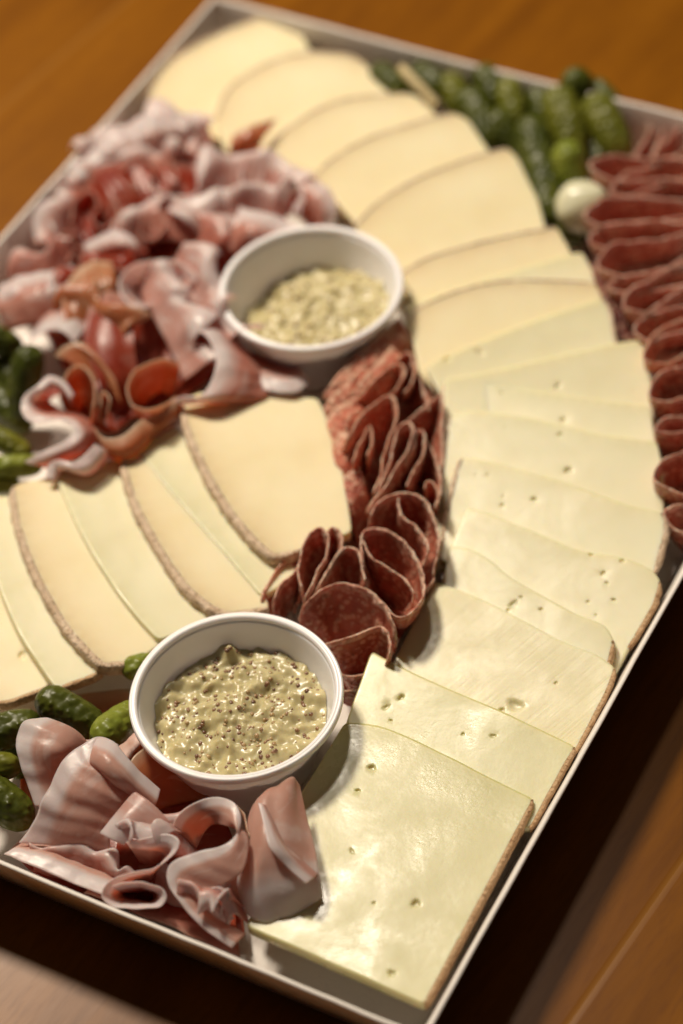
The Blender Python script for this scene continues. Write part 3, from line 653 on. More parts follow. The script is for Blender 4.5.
GR = 'salami slices folded in the right hand row'
def hair(label, tip, ang, L, wd, z, seed, mat=None, wob2=.4):
    """hairpin: closed end at tip (px), legs run at ang (deg in the tray plane, measured on the picture) for L px"""
    a = math.radians(ang); dx, dy = math.cos(a), -math.sin(a); nx, ny = -dy, dx
    rr = random.Random(seed); pts = []; ang += rr.uniform(-8, 8); wd *= rr.uniform(.85, 1.25); wob2 *= rr.uniform(.6, 1.8)
    a = math.radians(ang); dx, dy = math.cos(a), -math.sin(a); nx, ny = -dy, dx
    n = 7
    for i in range(n):
        t = 1 - i/(n-1); s = L*t; wv = math.sin(t*4 + seed)*wd*wob2*t
        h = wd*min(1, (s/wd*.9)**.5 if s > 0 else 0)*(1 - .25*t)
        pts.append((tip[0]+dx*s-nx*(h-wv), tip[1]+dy*s-ny*(h-wv), z-3*t))
    for i in range(1, n):
        t = i/(n-1); s = L*t; wv = math.sin(t*4 + seed)*wd*wob2*t
        h = wd*min(1, (s/wd*.9)**.5)*(1 - .15*t)
        pts.append((tip[0]+dx*s+nx*(h+wv), tip[1]+dy*s+ny*(h+wv), z-1-3*t))
    base = (tip[0]+dx*L*.5, tip[1]+dy*L*.5+26)
    return fold('salami_slice', label, 'salami slice', GR, pts, base, mat or M_SALP, seed=seed, sh=(.12, .5), wob=1.1, th=.9, nu=90, aniso=.5)
rows = [('upright pale salami fold at the far end of the right row', (636,166), 62, 46, 8, 24, M_SALP),
 ('pink salami fold behind the first open loop of the right row', (655,158), 40, 60, 10, 25, M_SALP),
 ('wide open salami loop pointing at the pearl onion from above', (590,164), -14, 110, 14, 31, M_SALP),
 ('narrow salami fold just under the wide open loop', (610,190), 14, 100, 9, 29, M_SALP),
 ('salami loop whose rounded tip touches the right of the pearl onion', (583,215), -2, 120, 15, 31, M_SALP),
 ('second salami fold below the pearl onion with a pale upper lip', (588,240), 16, 120, 10, 28.5, M_SALP),
 ('dark mouthed salami fold opposite the slim cheese band', (598,264), 6, 115, 16, 30.5, M_SALP),
 ('thin salami fold right of the dark gap beside the cheese', (608,286), 14, 110, 8, 28, M_SALP),
 ('salami fold level with the arched brown rind', (622,306), 24, 100, 15, 30, M_SALP),
 ('salami fold just above the curled cheese corner', (634,328), 10, 90, 11, 28, M_SALP),
 ('salami fold touching the curled cheese corner', (645,358), 30, 90, 17, 28, M_SALB),
 ('salami fold with a dark red opening facing the smooth firm slice', (650,396), 24, 80, 16, 28, M_SAL),
 ('flat pale lipped salami fold over the round end loop', (655,430), 10, 70, 9, 27, M_SALP),
 ('large round salami loop near the end of the right row', (654,478), 22, 70, 23, 28, M_SAL),
 ('last salami fold of the right row by the tray wall', (664,512), -12, 60, 13, 24, M_SAL)]
for i, (lb, tip, an, L, wd, z, m) in enumerate(rows): hair(lb, tip, an, L, wd, z, 50+i, m)
# flatter slices beneath the folds
for i, (lb, r) in enumerate([('salami slice lying flat under the far folds of the right row', [[(606,200,18),(660,160,20),(730,150,20)],[(600,240,14),(670,215,16),(740,210,16)],[(604,290,8),(680,280,9),(750,270,9)]]),
    ('salami slice lying flat under the middle folds of the right row', [[(606,262,16),(660,262,18),(730,262,18)],[(622,310,12),(680,320,14),(740,320,14)],[(640,370,8),(690,380,8),(740,380,8)]]),
    ('salami slice lying flat under the near folds of the right row', [[(652,350,17),(690,352,18),(740,350,18)],[(660,420,14),(700,430,16),(740,430,16)],[(664,500,10),(700,510,10),(740,500,10)]])]):
    o = sheet('salami_slice', [[P(*p) for p in q] for q in r], M_SAL, 40, 24, 1.3, 1.4, 90+i); tag(o, lb, 'salami slice', GR)

for i, (lb, r) in enumerate([('flat salami slice at the very bottom of the rosette', [[(296,600,7),(350,560,7),(436,540,7)],[(320,640,7),(370,620,7),(432,590,7)],[(345,690,7),(375,670,7),(415,620,7)]]),
    ('flat salami slice at the very bottom of the lower column', [[(345,470,7),(390,450,7),(444,430,7)],[(352,520,7),(400,500,7),(446,490,7)],[(340,570,7),(400,560,7),(444,560,7)]]),
    ('flat salami slice at the very bottom of the upper column', [[(345,380,7),(385,350,7),(408,330,7)],[(345,430,7),(395,400,7),(430,380,7)],[(345,480,7),(395,450,7),(440,420,7)]])]):
    o = sheet('salami_slice', [[P(*p) for p in q] for q in r], M_SAL, 40, 24, 1.3, 1.0, 120+i); tag(o, lb, 'salami slice', GS)
o = sheet('salami_slice', [[P(*p) for p in q] for q in [[(584,238,5),(610,240,5),(640,250,6)],[(594,290,5),(622,295,5),(650,300,6)],[(612,345,5),(640,350,5),(660,352,6)]]], M_SAL_SHADE, 40, 24, 1.3, 1.0, 130)  # slice added to fill the gap, its shade painted into the colour
tag(o, 'salami slice coloured dark for the shade in the gap between the cheese and the right row', 'salami slice', GR)

# ---------------------------------------------------------------- dried ham
GF = 'dried ham slices draped in the front corner'; GB = 'dried ham slices ruffled in the back heap'
def ham(label, rows, mat, group, seed=0, th=.42, wob=.9, nu=80, nv=30):
    o = sheet('ham_slice', [[P(*p) for p in r] for r in rows], mat, nu, nv, th, wob, seed, aniso=.9); tag(o, label, 'ham slice', group); return o
def hamr(label, path, base, z, mat, group=GB, seed=0, sh=(.38, .85), zb=8, **k):
    return fold('ham_slice', label, 'ham slice', group, zz(path, z), base, mat, seed=seed, sh=sh, zb=zb, th=.6, nu=100, nv=24, wob=.9, aniso=.8, **k)
def frill(label, spine, side, width, amp, waves, mat, group=GB, seed=0, drop=7, over=.55):
    """strip of thin ham whose free edge is gathered into soft waves"""
    sp = cr([P(*p) for p in spine], 150); n = len(sp); rr = random.Random(seed); ph0 = rr.uniform(0, 6)
    tot = sum((b-a).length for a, b in zip(sp, sp[1:])); lam = tot/waves; rows = []
    for t in (0, .18, .42, .7, 1.0):
        row = []
        for i in range(n):
            T_ = (sp[min(i+1, n-1)] - sp[max(i-1, 0)]).normalized(); pr = Vector((-T_.y, T_.x, 0)).normalized()*side
            u = i/(n-1); ph = 2*math.pi*waves*u + ph0 + 1.6*noise.noise(Vector((u*waves*.6, seed*1.7, 2)))
            am = 1 + .5*noise.noise(Vector((u*waves*.5, seed*2.9, 8))); f = (1-t)**1.15
            w_ = width*.001*(1 + .35*noise.noise(Vector((u*waves*.4, seed, 4))))
            p = sp[i] + pr*(w_*(1-t)*(1+.9*f*noise.noise(Vector((u*waves*1.3+seed*7.7, t*.6, 20.))))) + Vector((0, 0, 1))*(amp*.001*2.1*f*noise.noise(Vector((u*waves*1.25+seed*3.1, t*.7, seed*.7))) - drop*.001*t*t) + T_*(lam*over*1.3*f*noise.noise(Vector((u*waves*1.1+seed*5.3, t*.5, seed*.3+50))))
            p.z += .003*math.sin(math.pi*min(1, t*1.3)); row.append(p)
        rows.append(row)
    o = sheet('ham_slice', rows, mat, 170, 26, .6, .5, seed, aniso=.5); tag(o, label, 'ham slice', group); return o
# front pile
ham('brown ham slice lying behind the drapes under the near cup', [[(125,772,22),(135,755,24),(150,748,22),(175,765,20)],[(135,790,19),(150,775,20),(170,770,18),(195,785,16)],[(150,815,10),(175,805,10),(200,800,10),(225,810,10)]], M_HAMB, GF, 60)
ham('dark ham slice at the bottom of the front drapes', [[(4,855,23),(36,867,24),(76,884,24),(112,898,23)],[(14,850,22),(50,856,23),(92,870,23),(130,884,21)],[(30,838,12),(70,842,12),(110,856,12),(150,870,10)]], M_HAMF, GF, 61)
ham('reddish ham slice lining the front wall of the tray', [[(84,892,21),(130,910,21),(176,930,21),(240,957,19)],[(110,868,14),(150,875,13),(190,890,13),(235,905,12)],[(120,830,8),(160,845,8),(200,860,8),(240,880,8)]], M_HAMR, GF, 62)
ham('leftmost ham ribbon with a broad white fat edge folded over beside the gherkins', [[(35,806,22),(22,772,28),(17,738,31),(24,722,33),(40,718,33)],[(44,806,22),(35,775,28),(37,748,32),(41,730,34),(50,719,33)],[(62,800,20),(52,775,27),(52,757,31),(66,742,32),(74,730,31)],[(80,790,14),(68,772,22),(62,764,26),(82,752,27),(88,744,26)]], M_HAMF, GF, 63, wob=1.2)
ham('largest front ham ribbon, white fat band draped diagonally down its left side',
    [[(119,744,34),(108,738,37),(96,737,38.5),(80,745,38.5),(66,757,38),(55,774,36),(46,795,33),(36,818,28),(18,843,23)],
     [(119,756,33),(105,753,36),(93,757,37.5),(83,766,38),(74,778,37),(67,795,35),(60,812,31),(52,830,27),(46,845,24)],
     [(140,772,30),(124,770,34),(112,774,36),(103,782,36),(96,793,35),(90,806,33),(84,822,30),(80,838,27),(77,850,24)],
     [(158,790,25),(146,790,29),(136,792,31),(128,798,32),(122,806,31),(116,818,29),(112,830,27),(110,842,25),(112,856,22)]], M_HAMF, GF, 64, wob=1.3)
ham('rolled over top of the largest front ham ribbon', [[(97,737,38),(113,741,39),(130,762,37),(160,790,31)],[(92,750,39.5),(107,758,41),(125,776,38.5),(156,804,31)],[(90,762,38.5),(104,772,39),(120,786,36),(150,812,28)],[(94,768,35),(106,778,35),(120,790,33),(146,812,26)]], M_HAMF, GF, 164, wob=.6)
ham('triangular ham flap standing in the middle of the front drapes', [[(99,833,30),(112,840,31),(124,845,30)],[(116,812,33),(125,822,34),(140,833,32)],[(134,790,35),(148,800,35),(165,816,33),(172,826,31)]], M_HAMW, GF, 65)
ham('ham slice curled into two small openings above the front wall',
    [[(126,842,33),(145,838,35),(168,834,36),(180,842,36),(172,856,35),(155,866,34),(125,874,32),(106,884,30),(102,897,28),(115,906,27),(140,909,27),(160,906,28),(167,896,29),(160,887,30),(145,883,31),(128,882,31),(112,886,30)],
     [(130,848,30),(146,848,32),(164,846,33),(172,850,33),(162,862,31),(150,870,31),(128,878,29),(114,888,27),(112,896,25),(122,901,24),(140,903,24),(152,901,25),(158,896,26),(154,892,26),(146,888,27),(132,887,27),(118,890,26)],
     [(140,862,18),(150,864,18),(160,862,18),(162,866,18),(158,872,17),(150,878,17),(138,882,16),(130,888,15),(128,894,14),(132,897,14),(140,898,14),(146,898,14),(150,896,14),(148,894,15),(146,892,15),(138,892,15),(130,893,14)]], M_HAMF, GF, 66, nu=110)
ham('arched ham slice with a white rim bending round like a hood',
    [[(172,830,30),(176,818,33),(192,804,36),(215,797,38),(234,803,38),(241,818,38),(236,834,37),(222,846,36),(198,852,35),(170,864,34),(168,884,32),(184,908,30),(206,930,27),(232,948,24)],
     [(182,836,27),(187,824,30),(200,814,33),(214,810,36),(228,815,37),(236,826,38),(238,842,37),(228,858,35),(206,866,34),(182,876,33),(182,890,31),(194,908,29),(213,924,27),(238,942,24)],
     [(196,848,20),(200,840,22),(206,830,26),(214,824,30),(228,826,35),(246,832,36),(248,850,35),(242,872,33),(224,884,31),(202,892,30),(204,904,28),(212,914,26),(228,924,24),(246,934,22)]], M_HAMF, GF, 67, nu=110, wob=.5)
ham('ham hood side slice dark red behind the hood shaped slice', [[(236,806,34),(246,816,33),(252,835,33)],[(248,830,28),(250,850,27),(248,875,26)],[(255,850,14),(255,880,14),(248,910,14)]], M_HAMB, GF, 69)
ham('fan shaped ham slice leaning towards the big waxy cheese slice',
    [[(240,908,22),(262,922,21),(284,918,21),(304,910,21),(322,896,22)],
     [(236,882,27),(250,896,27),(275,890,28),(298,884,28),(318,872,27)],
     [(244,846,31),(256,852,33),(268,846,35),(288,846,33),(314,838,29)],
     [(250,814,31),(258,806,34),(268,804,35.5),(284,805,34),(307,808,30)],
     [(258,799,30),(266,792,32),(278,786,33),(292,778,32),(301,784,30)]], M_HAMF, GF, 70, wob=1.3)
ham('narrow ham pleat lying on the fan shaped slice', [[(258,803,36.5),(264,826,37),(270,848,37),(286,866,33),(306,884,30)],[(262,804,36.5),(271,826,36.5),(279,846,36),(294,862,32.5),(314,878,29)],[(266,805,35),(277,827,34.5),(287,846,33),(302,860,30.5),(318,874,27.5)]], M_HAMW, GF, 71, wob=.2, nv=14)
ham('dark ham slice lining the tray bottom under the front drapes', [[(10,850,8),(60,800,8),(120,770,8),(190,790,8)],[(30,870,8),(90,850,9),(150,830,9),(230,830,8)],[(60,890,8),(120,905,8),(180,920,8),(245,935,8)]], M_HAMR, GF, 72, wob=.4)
ham('brown ham slice low between the gherkins and the near cup', [[(20,720,8),(60,700,8),(110,690,8),(150,690,8)],[(20,760,8),(60,750,8),(100,740,8),(150,740,8)],[(20,810,8),(60,800,8),(110,790,8),(160,790,8)]], M_HAMB, GF, 73, wob=.4)
frill('small crumpled ham ruffle between the triangular flap and the near cup', [(120,800,25),(146,800,27),(170,806,26),(192,796,24)], -1, 8, 3, 4, M_HAMP, GF, 201)
frill('soft ham ruffle filling the front wall side of the drapes', [(30,858,22),(60,866,22),(96,876,22),(130,892,20)], 1, 7, 2.5, 4, M_HAMP, GF, 202)
frill('pale ham ruffle folded under the hood shaped slice', [(150,880,24),(172,896,24),(196,914,22),(222,936,20)], 1, 7, 3, 4, M_HAMW, GF, 203)
frill('pale crinkled ham ruffle across the middle of the front drapes', [(108,818,31),(136,806,33),(164,808,33),(188,820,31)], -1, 10, 4, 3, M_HAMW, GF, 205)
frill('rosy crinkled ham ruffle tucked inside the foot of the hood shaped slice', [(184,872,31),(206,872,32),(230,880,31),(244,896,28)], -1, 9, 4, 3, M_HAMP, GF, 206)
frill('small pale ham ruffle beside the fan shaped slice', [(236,856,31),(240,884,29),(246,910,26)], -1, 7, 3, 3, M_HAMW, GF, 207)
# back heap
FR = [
 ('pale ham frill along the top edge of the back heap', [(92,170,25),(120,150,27),(152,140,28),(190,140,28),(214,130,28)], 1, 11, 4, 5, M_HAMW),
 ('dusky pink ham frill below the top edge of the back heap', [(84,196,24),(110,176,26),(140,170,27),(172,170,27),(200,160,27)], 1, 9, 4, 6, M_HAMP),
 ('pink ham frill beside the left wall of the tray', [(62,250,22),(76,222,24),(88,200,24),(104,186,24)], 1, 9, 3.5, 4, M_HAMP),
 ('pale ham frill curving above the far cup', [(196,214,30),(212,188,31),(236,174,32),(262,180,31),(286,196,30)], 1, 10, 5, 6, M_HAMW),
 ('pale ham frill between the brown wedge and the far cup', [(206,232,31),(228,212,32),(256,206,32),(284,214,31)], 1, 9, 4.5, 5, M_HAMW),
 ('rosy ham frill running through the centre of the heap', [(120,250,26),(142,232,28),(166,226,30),(190,232,31),(206,246,31)], 1, 10, 4.5, 5, M_HAMP),
 ('pale ham frill descending beside the far cup', [(168,252,31),(178,272,32),(190,296,32),(202,320,32),(212,344,31)], 1, 10, 4.5, 6, M_HAMW),
 ('pale ham frill left of the one beside the far cup', [(134,274,29),(148,298,31),(160,320,32),(172,344,32),(182,366,31)], 1, 10, 4.5, 6, M_HAMW),
 ('red ham frill down the left middle of the heap', [(78,300,25),(98,282,27),(118,270,28),(140,268,28)], 1, 9, 4, 4, M_HAMR),
 ('amber ham frill between the vivid sheet and the left wall', [(50,322,26),(70,318,28),(92,326,29),(112,344,29)], 1, 9, 4, 4, M_HAMB),
 ('pale pink ham frill draped near the left photo border', [(0,318,25),(24,312,27),(50,312,28),(76,304,28)], 1, 10, 3.5, 4, M_HAMW),
 ('pink ham frill near the left wall above the border drape', [(8,280,23),(34,270,26),(60,262,27),(84,250,27)], 1, 9, 3.5, 4, M_HAMP)]
for i, (lb, sp_, sd, wd_, am_, wv_, m_) in enumerate(FR): frill(lb, sp_, sd, wd_*1.35, am_*1.1, wv_*.72, m_, GB, 220+i)
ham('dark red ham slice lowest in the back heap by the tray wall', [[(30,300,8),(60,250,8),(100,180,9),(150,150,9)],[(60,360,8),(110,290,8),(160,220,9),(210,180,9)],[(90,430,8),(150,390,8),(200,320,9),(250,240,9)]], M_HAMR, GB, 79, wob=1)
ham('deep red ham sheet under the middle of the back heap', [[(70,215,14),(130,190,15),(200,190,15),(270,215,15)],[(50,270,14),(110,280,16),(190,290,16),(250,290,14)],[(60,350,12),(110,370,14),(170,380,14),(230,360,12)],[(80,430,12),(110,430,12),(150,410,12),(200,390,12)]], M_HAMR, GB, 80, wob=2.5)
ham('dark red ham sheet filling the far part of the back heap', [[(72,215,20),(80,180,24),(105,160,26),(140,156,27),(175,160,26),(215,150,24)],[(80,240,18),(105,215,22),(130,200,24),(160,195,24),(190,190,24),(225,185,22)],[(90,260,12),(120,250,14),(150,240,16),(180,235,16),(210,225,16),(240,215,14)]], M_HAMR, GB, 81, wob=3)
hamr('dark red ham ruffle by the left wall under the pale ham sheet', [(70,222),(74,200),(90,190),(98,204),(92,220),(106,228),(118,212),(112,192),(124,178),(138,186)], (100,236), 27, M_HAMR, seed=180)
hamr('dark red ham ruffle in the hollow at the top of the heap', [(120,172),(138,158),(154,166),(150,184),(164,192),(178,178),(172,160),(188,150),(206,156)], (158,200), 29, M_HAMR, seed=181)
hamr('red ham ruffle between the shiny fold and the knotted ruffle', [(112,226),(126,208),(142,214),(140,230),(152,240),(166,226),(160,208),(176,198)], (146,246), 29, M_HAMR, seed=182)
hamr('red ham ruffle under the shiny fold by the left wall', [(66,262),(78,246),(94,256),(90,272),(104,280),(118,268),(130,276),(128,292)], (98,292), 26, M_HAMR, seed=183)
ham('pale ham sheet against the left wall at the far end of the heap', [[(72,172,27),(92,150,29),(118,128,31),(150,114,31),(192,112,28),(215,118,26)],[(84,180,25),(104,160,28),(130,146,29),(156,134,30),(185,134,27),(205,134,24)],[(98,184,17),(118,172,20),(142,162,22),(164,154,22),(182,150,20),(200,148,18)]], M_HAMW, GB, 82, wob=2)
ham('brown ham wedge pointing at the cheese at the top of the heap', [[(232,136,31),(250,126,33),(278,118,31)],[(230,150,28),(246,142,30),(264,138,29)],[(236,170,20),(246,162,20),(258,156,20)]], M_HAMB, GB, 83)
hamr('pale ham ruffle at the far right of the heap by the cheese', [(240,186),(242,166),(252,156),(262,168),(258,186),(270,190),(282,176),(296,180),(304,198),(300,216,28)], (268,212), 31, M_HAMW, seed=85)
ham('pink ham lobe resting on the cheese behind the far cup', [[(286,186,30),(306,176,31),(328,188,30),(337,208,27),(334,228,22)],[(282,200,28),(300,190,30),(316,200,29),(322,214,26),(318,230,20)],[(276,222,18),(290,214,20),(300,216,20),(306,224,18),(300,236,14)]], M_HAMP, GB, 86)
ham('pink ham sheet stretching to the rim of the far cup', [[(240,206,34),(256,210,34),(280,218,33),(302,228,32)],[(232,226,32),(246,230,33),(262,236,32),(278,240,30)],[(226,250,26),(234,252,26),(244,252,25),(254,250,22)]], M_HAMP, GB, 87)
ham('shiny ham fold catching a white highlight near the left wall', [[(84,244,26),(100,236,28),(116,230,30),(134,238,29)],[(86,258,24),(102,250,27),(120,246,29),(138,250,27)],[(92,274,16),(108,270,18),(124,266,18),(140,268,16)]], M_HAMP, GB, 90)
ham('rosy ham sheet hanging over the left wall of the tray', [[(0,282,26),(20,276,27),(46,272,28),(72,264,28)],[(-4,304,25),(22,300,27),(48,292,28),(78,280,27)],[(4,325,20),(30,324,22),(56,318,22),(84,300,20)]], M_HAMP, GB, 91, wob=2)
ham('white edged ham sheet above the left gherkins', [[(28,342,27),(44,332,29),(60,330,29),(74,342,27)],[(34,330,26),(50,320,28),(68,318,28),(84,330,26)],[(44,312,22),(62,304,24),(80,302,24),(98,314,22)]], M_HAMW, GB, 92)
hamr('lilac white ham loop opening left in the middle of the heap', [(150,306,28),(138,308),(124,300),(119,286),(126,270),(142,262),(164,260),(184,264),(196,276),(190,286,30)], (158,300), 33, M_HAMW, seed=93)
ham('pale ham flounce ending over the corner of the largest left cheese slice',
    [[(166,404,28),(184,396,31),(200,396,32),(212,380,34),(216,358,35),(208,338,36),(196,332,35)],
     [(180,404,27),(200,400,30),(216,394,32),(226,376,33),(228,356,34),(220,338,34),(210,328,33)],
     [(206,402,25),(226,400,27),(242,394,28),(250,382,29),(248,366,29),(236,346,29),(226,334,28)],
     [(240,402,22),(256,400,23),(266,396,23),(270,390,23),(264,374,22),(252,356,20),(242,344,18)]], M_HAMP, GB, 95)
ham('brownish ham tail slipping under the front of the far cup', [[(248,388,22),(272,392,24),(296,392,24),(308,384,22)],[(240,370,22),(262,374,24),(284,378,25),(304,374,22)],[(228,344,16),(250,352,16),(272,362,14),(292,366,12)]], M_HAMP, GB, 96)
ham('vivid dark red ham sheet in the lower middle of the heap', [[(92,300,30),(112,292,31),(134,300,30)],[(84,340,28),(108,334,30),(134,342,28)],[(98,380,24),(118,376,24),(138,376,22)],[(116,412,14),(124,408,14),(138,402,14)]], M_HAMR, GB, 97, wob=1.5)
ham('amber ham sheet left of the vivid dark red one', [[(62,300,29),(72,274,30),(92,262,30),(112,262,29)],[(66,330,27),(82,302,29),(98,290,30),(116,284,29)],[(84,362,20),(94,340,20),(104,326,20),(118,310,20)]], M_HAMB, GB, 98, wob=1.5)
ham('amber ham slope above the brown loops at the bottom of the heap', [[(54,356,26),(66,346,28),(82,344,28),(98,352,27)],[(70,362,26),(84,354,27),(100,362,27),(114,378,25)],[(90,384,22),(100,380,22),(112,390,22),(122,404,20)]], M_HAMB, GB, 99)
hamr('thin brown edged ham loop at the lower left of the heap', [(60,398,28),(62,382),(70,370),(80,366),(90,373),(95,390),(93,408),(89,422,26)], (80,412), 33, M_HAMB, seed=100, sh=(.15,.6))
hamr('brown edged ham loop above the left cheese slices', [(176,396,28),(160,407),(144,410),(131,402),(127,388),(134,372),(148,362),(164,359),(180,364,30)], (156,398), 33, M_HAMB, seed=101, sh=(.15,.6))
hamr('narrow brown ham pleat beside the vivid dark red sheet', [(97,420,26),(101,404),(103,392),(110,400),(106,418,26)], (103,424), 31, M_HAMB, seed=102)
ham('brown ham skirt along the top of the left cheese slices', [[(94,428,29),(104,438,30),(122,436,30),(142,420,30),(162,410,30),(180,398,29)],[(98,438,26),(110,452,27),(128,452,27),(148,436,27),(166,424,27),(184,406,26)],[(106,448,16),(118,462,16),(134,460,16),(152,446,16),(168,434,16),(186,416,16)]], M_HAMB, GB, 103)
ham('white edged ham ribbon folded in a zigzag beside the left gherkins',
    [[(24,462,27),(46,450,30),(64,441,32),(75,431,33),(66,422,34),(50,420,34),(31,422,33),(21,410,32),(24,396,33),(37,386,34),(49,376,34),(63,380,33),(74,394,31)],
     [(34,466,26),(54,456,29),(74,448,31),(86,434,32),(76,420,33),(58,415,33),(40,413,32),(31,405,31),(33,396,32),(43,390,33),(52,384,33),(62,388,32),(72,400,30)],
     [(48,470,20),(66,462,22),(86,454,24),(98,438,25),(90,422,24),(72,412,20),(56,406,18),(50,402,18),(52,398,18),(58,396,18),(64,396,18),(70,400,18),(76,408,18)]], M_HAMP, GB, 104, nu=110)
ham('lower lip of the zigzag ham ribbon touching the cheese', [[(46,478,25),(49,464,27),(60,460,29),(74,462,30),(86,454,31),(95,444,31)],[(54,480,24),(58,470,26),(68,468,28),(82,470,28),(96,462,28),(106,450,28)],[(66,480,16),(70,474,17),(80,474,18),(92,474,18),(104,466,18),(112,456,18)]], M_HAMW, GB, 105)

# ---------------------------------------------------------------- gherkins and onion
def gherkin(label, a, b, r, mat, group, seed, bend=.0):
    A, B = P(*a), P(*b); r *= .9; rr = random.Random(seed)
    ax = (B-A); L = ax.length; ax.normalize(); s1 = ax.cross(Vector((0, 0, 1))).normalized(); s2 = s1.cross(ax)
    R_ = r*.001; nl, na = 44, 36; V = []; Fc = []; tot = L + 2*R_
    ph = rr.uniform(0, 6)
    for i in range(nl+1):
        th = math.pi*i/nl; x = -math.cos(th)           # -1..1
        t = (x+1)/2; cxx = A - ax*R_ + ax*(tot*t)
        prof = math.sqrt(max(0, 1-abs(x)**(2.0+L/R_*1.0)))*(1 - .12*t)
        off = s2*(math.sin(math.pi*t)*bend*L) 
        for j in range(na):
            al = 2*math.pi*j/na; dirv = s1*math.cos(al) + s2*math.sin(al)
            q = cxx*420 + dirv*R_*420 + Vector((seed, 0, 0))
            d_, _ = noise.voronoi(q*.9); wart = max(0, .5-d_[0])*.16
            rad = R_*prof*(1 + .07*noise.noise(q*.22) + wart + .02*math.cos(5*al+ph))
            V.append(cxx + off + dirv*rad)
    for i in range(nl):
        for j in range(na): Fc.append((i*na+j, i*na+(j+1) % na, (i+1)*na+(j+1) % na, (i+1)*na+j))
    o = mesh_obj('gherkin', V, Fc, mat, None); tag(o, label, 'gherkin', group); return o
GG = ['gherkins heaped at the far end', 'gherkins beside the back ham heap', 'gherkins in the front left corner']
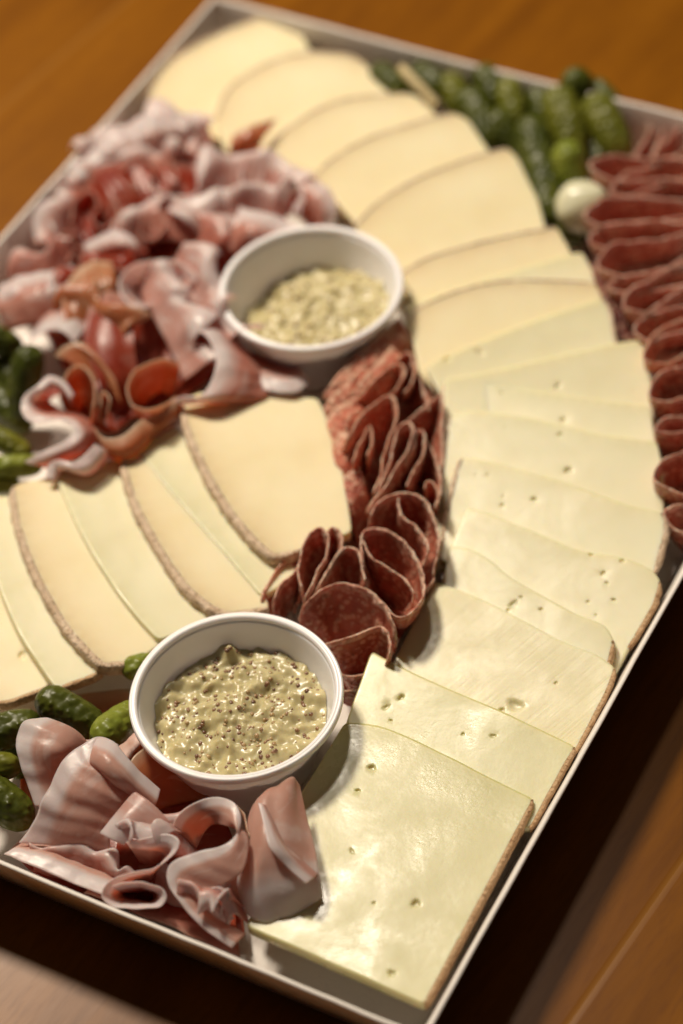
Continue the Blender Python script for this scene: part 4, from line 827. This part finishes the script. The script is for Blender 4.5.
gl = [
 ('dark gherkin at the left end of the far heap, under the pale stalk', (382,74,22),(398,90,20),5.6,M_GD,0),
 ('dark gherkin lying below the pale stalk against the creamy slice', (408,92,16),(426,106,14),5.2,M_GD,0),
 ('dark gherkin just right of the pale stalk', (422,74,22),(440,88,20),5.8,M_GD,0),
 ('mid green gherkin right of the stalk at the edge of the heap', (452,88,20),(462,108,16),6.6,M_GM,0),
 ('dark round ended gherkin close to the far wall, left half of the heap', (486,78,22),(496,96,19),6.6,M_GD,0),
 ('olive gherkin leaning on the pickle pointing cheese slice', (473,104,20),(488,138,14),7.6,M_GD,0),
 ('pale ended gherkin by the far wall in the middle of the heap', (509,92,22),(514,116,18),6.2,M_GM,0),
 ('stubby gherkin in the hollow at the middle of the heap', (500,124,17),(508,140,13),7.2,M_GD,0),
 ('longest dark gherkin lying along the corner of the widest slice', (532,132,23),(550,212,12),7.8,M_GD,0),
 ('small gherkin wedged behind the light topped one', (540,98,19),(546,118,16),6.6,M_GD,0),
 ('light topped gherkin in the right half of the heap', (560,106,25),(572,142,18),8.8,M_GM,0),
 ('round dark gherkin end highest on the heap near the wall', (577,84,27),(582,96,22),7.4,M_GD,0),
 ('gherkin sloping towards the salami at the right end of the heap', (599,112,24),(616,146,17),8.4,M_GM,0),
 ('brightest green gherkin end directly above the pearl onion', (569,158,25),(574,182,17),7.6,M_GL,0),
 ('dark gherkin under the heap beside the pearl onion', (548,190,12),(572,232,9),6.5,M_GD,0),
 ('dark gherkin deep in the right of the heap', (588,130,14),(600,160,12),7.2,M_GD,0),
 ('dark gherkin deep in the middle of the heap', (520,120,12),(530,160,12),7.2,M_GD,0),
 ('dark gherkin deep in the left of the heap', (460,104,12),(520,150,9),6.2,M_GD,0),
 ('small gherkin behind the round highest one', (598,90,16),(612,104,15),5.5,M_GD,0),
 ('glossy dark gherkin standing up beside the zigzag ham ribbon', (29,362,28),(22,412,12),6.8,M_GD,1),
 ('dark gherkin cut off by the photo border above the glossy upright one', (-8,338,22),(8,346,18),6.5,M_GD,1),
 ('dark gherkin lying low beneath the glossy upright one', (-14,392,14),(18,420,10),6.5,M_GD,1),
 ('mid green gherkin pointing down right near the zigzag ribbon', (-14,434,20),(20,450,16),5.0,M_GM,1),
 ('light green gherkin touching the top of the left cheese slices', (-12,470,21),(30,466,18),4.8,M_GL,1),
 ('green gherkin end just left of the light green one, at the border', (-16,486,18),(8,484,15),4.6,M_GM,1),
 ('dark gherkin under the left heap near the white edged ham sheet', (0,372,10),(30,392,8),6.2,M_GD,1),
 ('knobbly dark gherkin under the holed slice at the left border', (-16,738,24),(22,726,24),7.0,M_GD,2),
 ('knobbly dark gherkin with a bright glint under the cheese rind', (54,704,24),(86,722,20),6.8,M_GD,2),
 ('light green gherkin between the glinting dark one and the near cup', (107,734,24),(130,716,20),6.2,M_GL,2),
 ('light green gherkin tip peeking behind the rim of the near cup', (134,668,19),(150,664,17),4.6,M_GL,2),
 ('mid green gherkin end halfway up the left border of the front corner', (-12,766,24),(6,766,24),5.2,M_GM,2),
 ('big knobbly gherkin left of the large ham ribbon, lowest in the corner', (-14,792,22),(14,812,19),7.6,M_GD,2),
 ('dark gherkin buried under the front corner gherkins', (20,760,10),(60,745,9),7.0,M_GD,2)]
for i, (lb, a, b, r, m, g) in enumerate(gl): gherkin(lb, a, b, r, m, GG[g], 200+i, bend=.03)
# pearl onion
def onion_mat():
    k = NT('pearl_onion_skin'); g = k.co('Object', 1)
    k.P(Base_Color=k.mix(k.noise(g, 120, 2), (.62, .62, .42), (.74, .72, .56)), Roughness=.25, Normal=k.bump(k.noise(g, 200, 2), .0003, .5)); k.sss(.7, (1, .9, .6), .005); return k.m
M_ON = onion_mat()
c = P(582, 207, 19); V = []; Fc = []; nl, na = 28, 36
axo = Vector((.6, -.3, .7)).normalized(); s1 = axo.cross(Vector((0, 1, 0))).normalized(); s2 = s1.cross(axo)
for i in range(nl+1):
    th = math.pi*i/nl; R_ = .0102; tip = .0022*max(0, math.cos(th))**8 + .001*max(0, -math.cos(th))**10
    for j in range(na):
        al = 2*math.pi*j/na; rr_ = R_*math.sin(th)*(1+.02*math.cos(al*9)*math.sin(th))
        V.append(c + axo*(R_*math.cos(th)*.95+tip) + s1*(rr_*math.cos(al)) + s2*(rr_*math.sin(al)))
for i in range(nl):
    for j in range(na): Fc.append((i*na+j, (i+1)*na+j, (i+1)*na+(j+1) % na, i*na+(j+1) % na))
tag(mesh_obj('pearl_onion', V, Fc, M_ON), 'small white pearl onion between the far gherkins and the salami row', 'onion')
# pale stalk lying across the far gherkins
st = [P(401, 66, 29), P(410, 76, 29), P(424, 90, 27), P(438, 106, 24)]
tag(sheet('stalk', [[p + Vector((-.0016, -.0012, -.001)) for p in st], [p + Vector((0, 0, .0008)) for p in st], [p + Vector((.0016, .0012, -.001)) for p in st]],
   simple('pale_stalk', (.52, .42, .22), .5, .3), 30, 8, 1.2, .2, 3), 'pale stalk lying across the left end of the far gherkins', 'stalk')
# ---------------------------------------------------------------- render
S.render.engine = 'CYCLES'
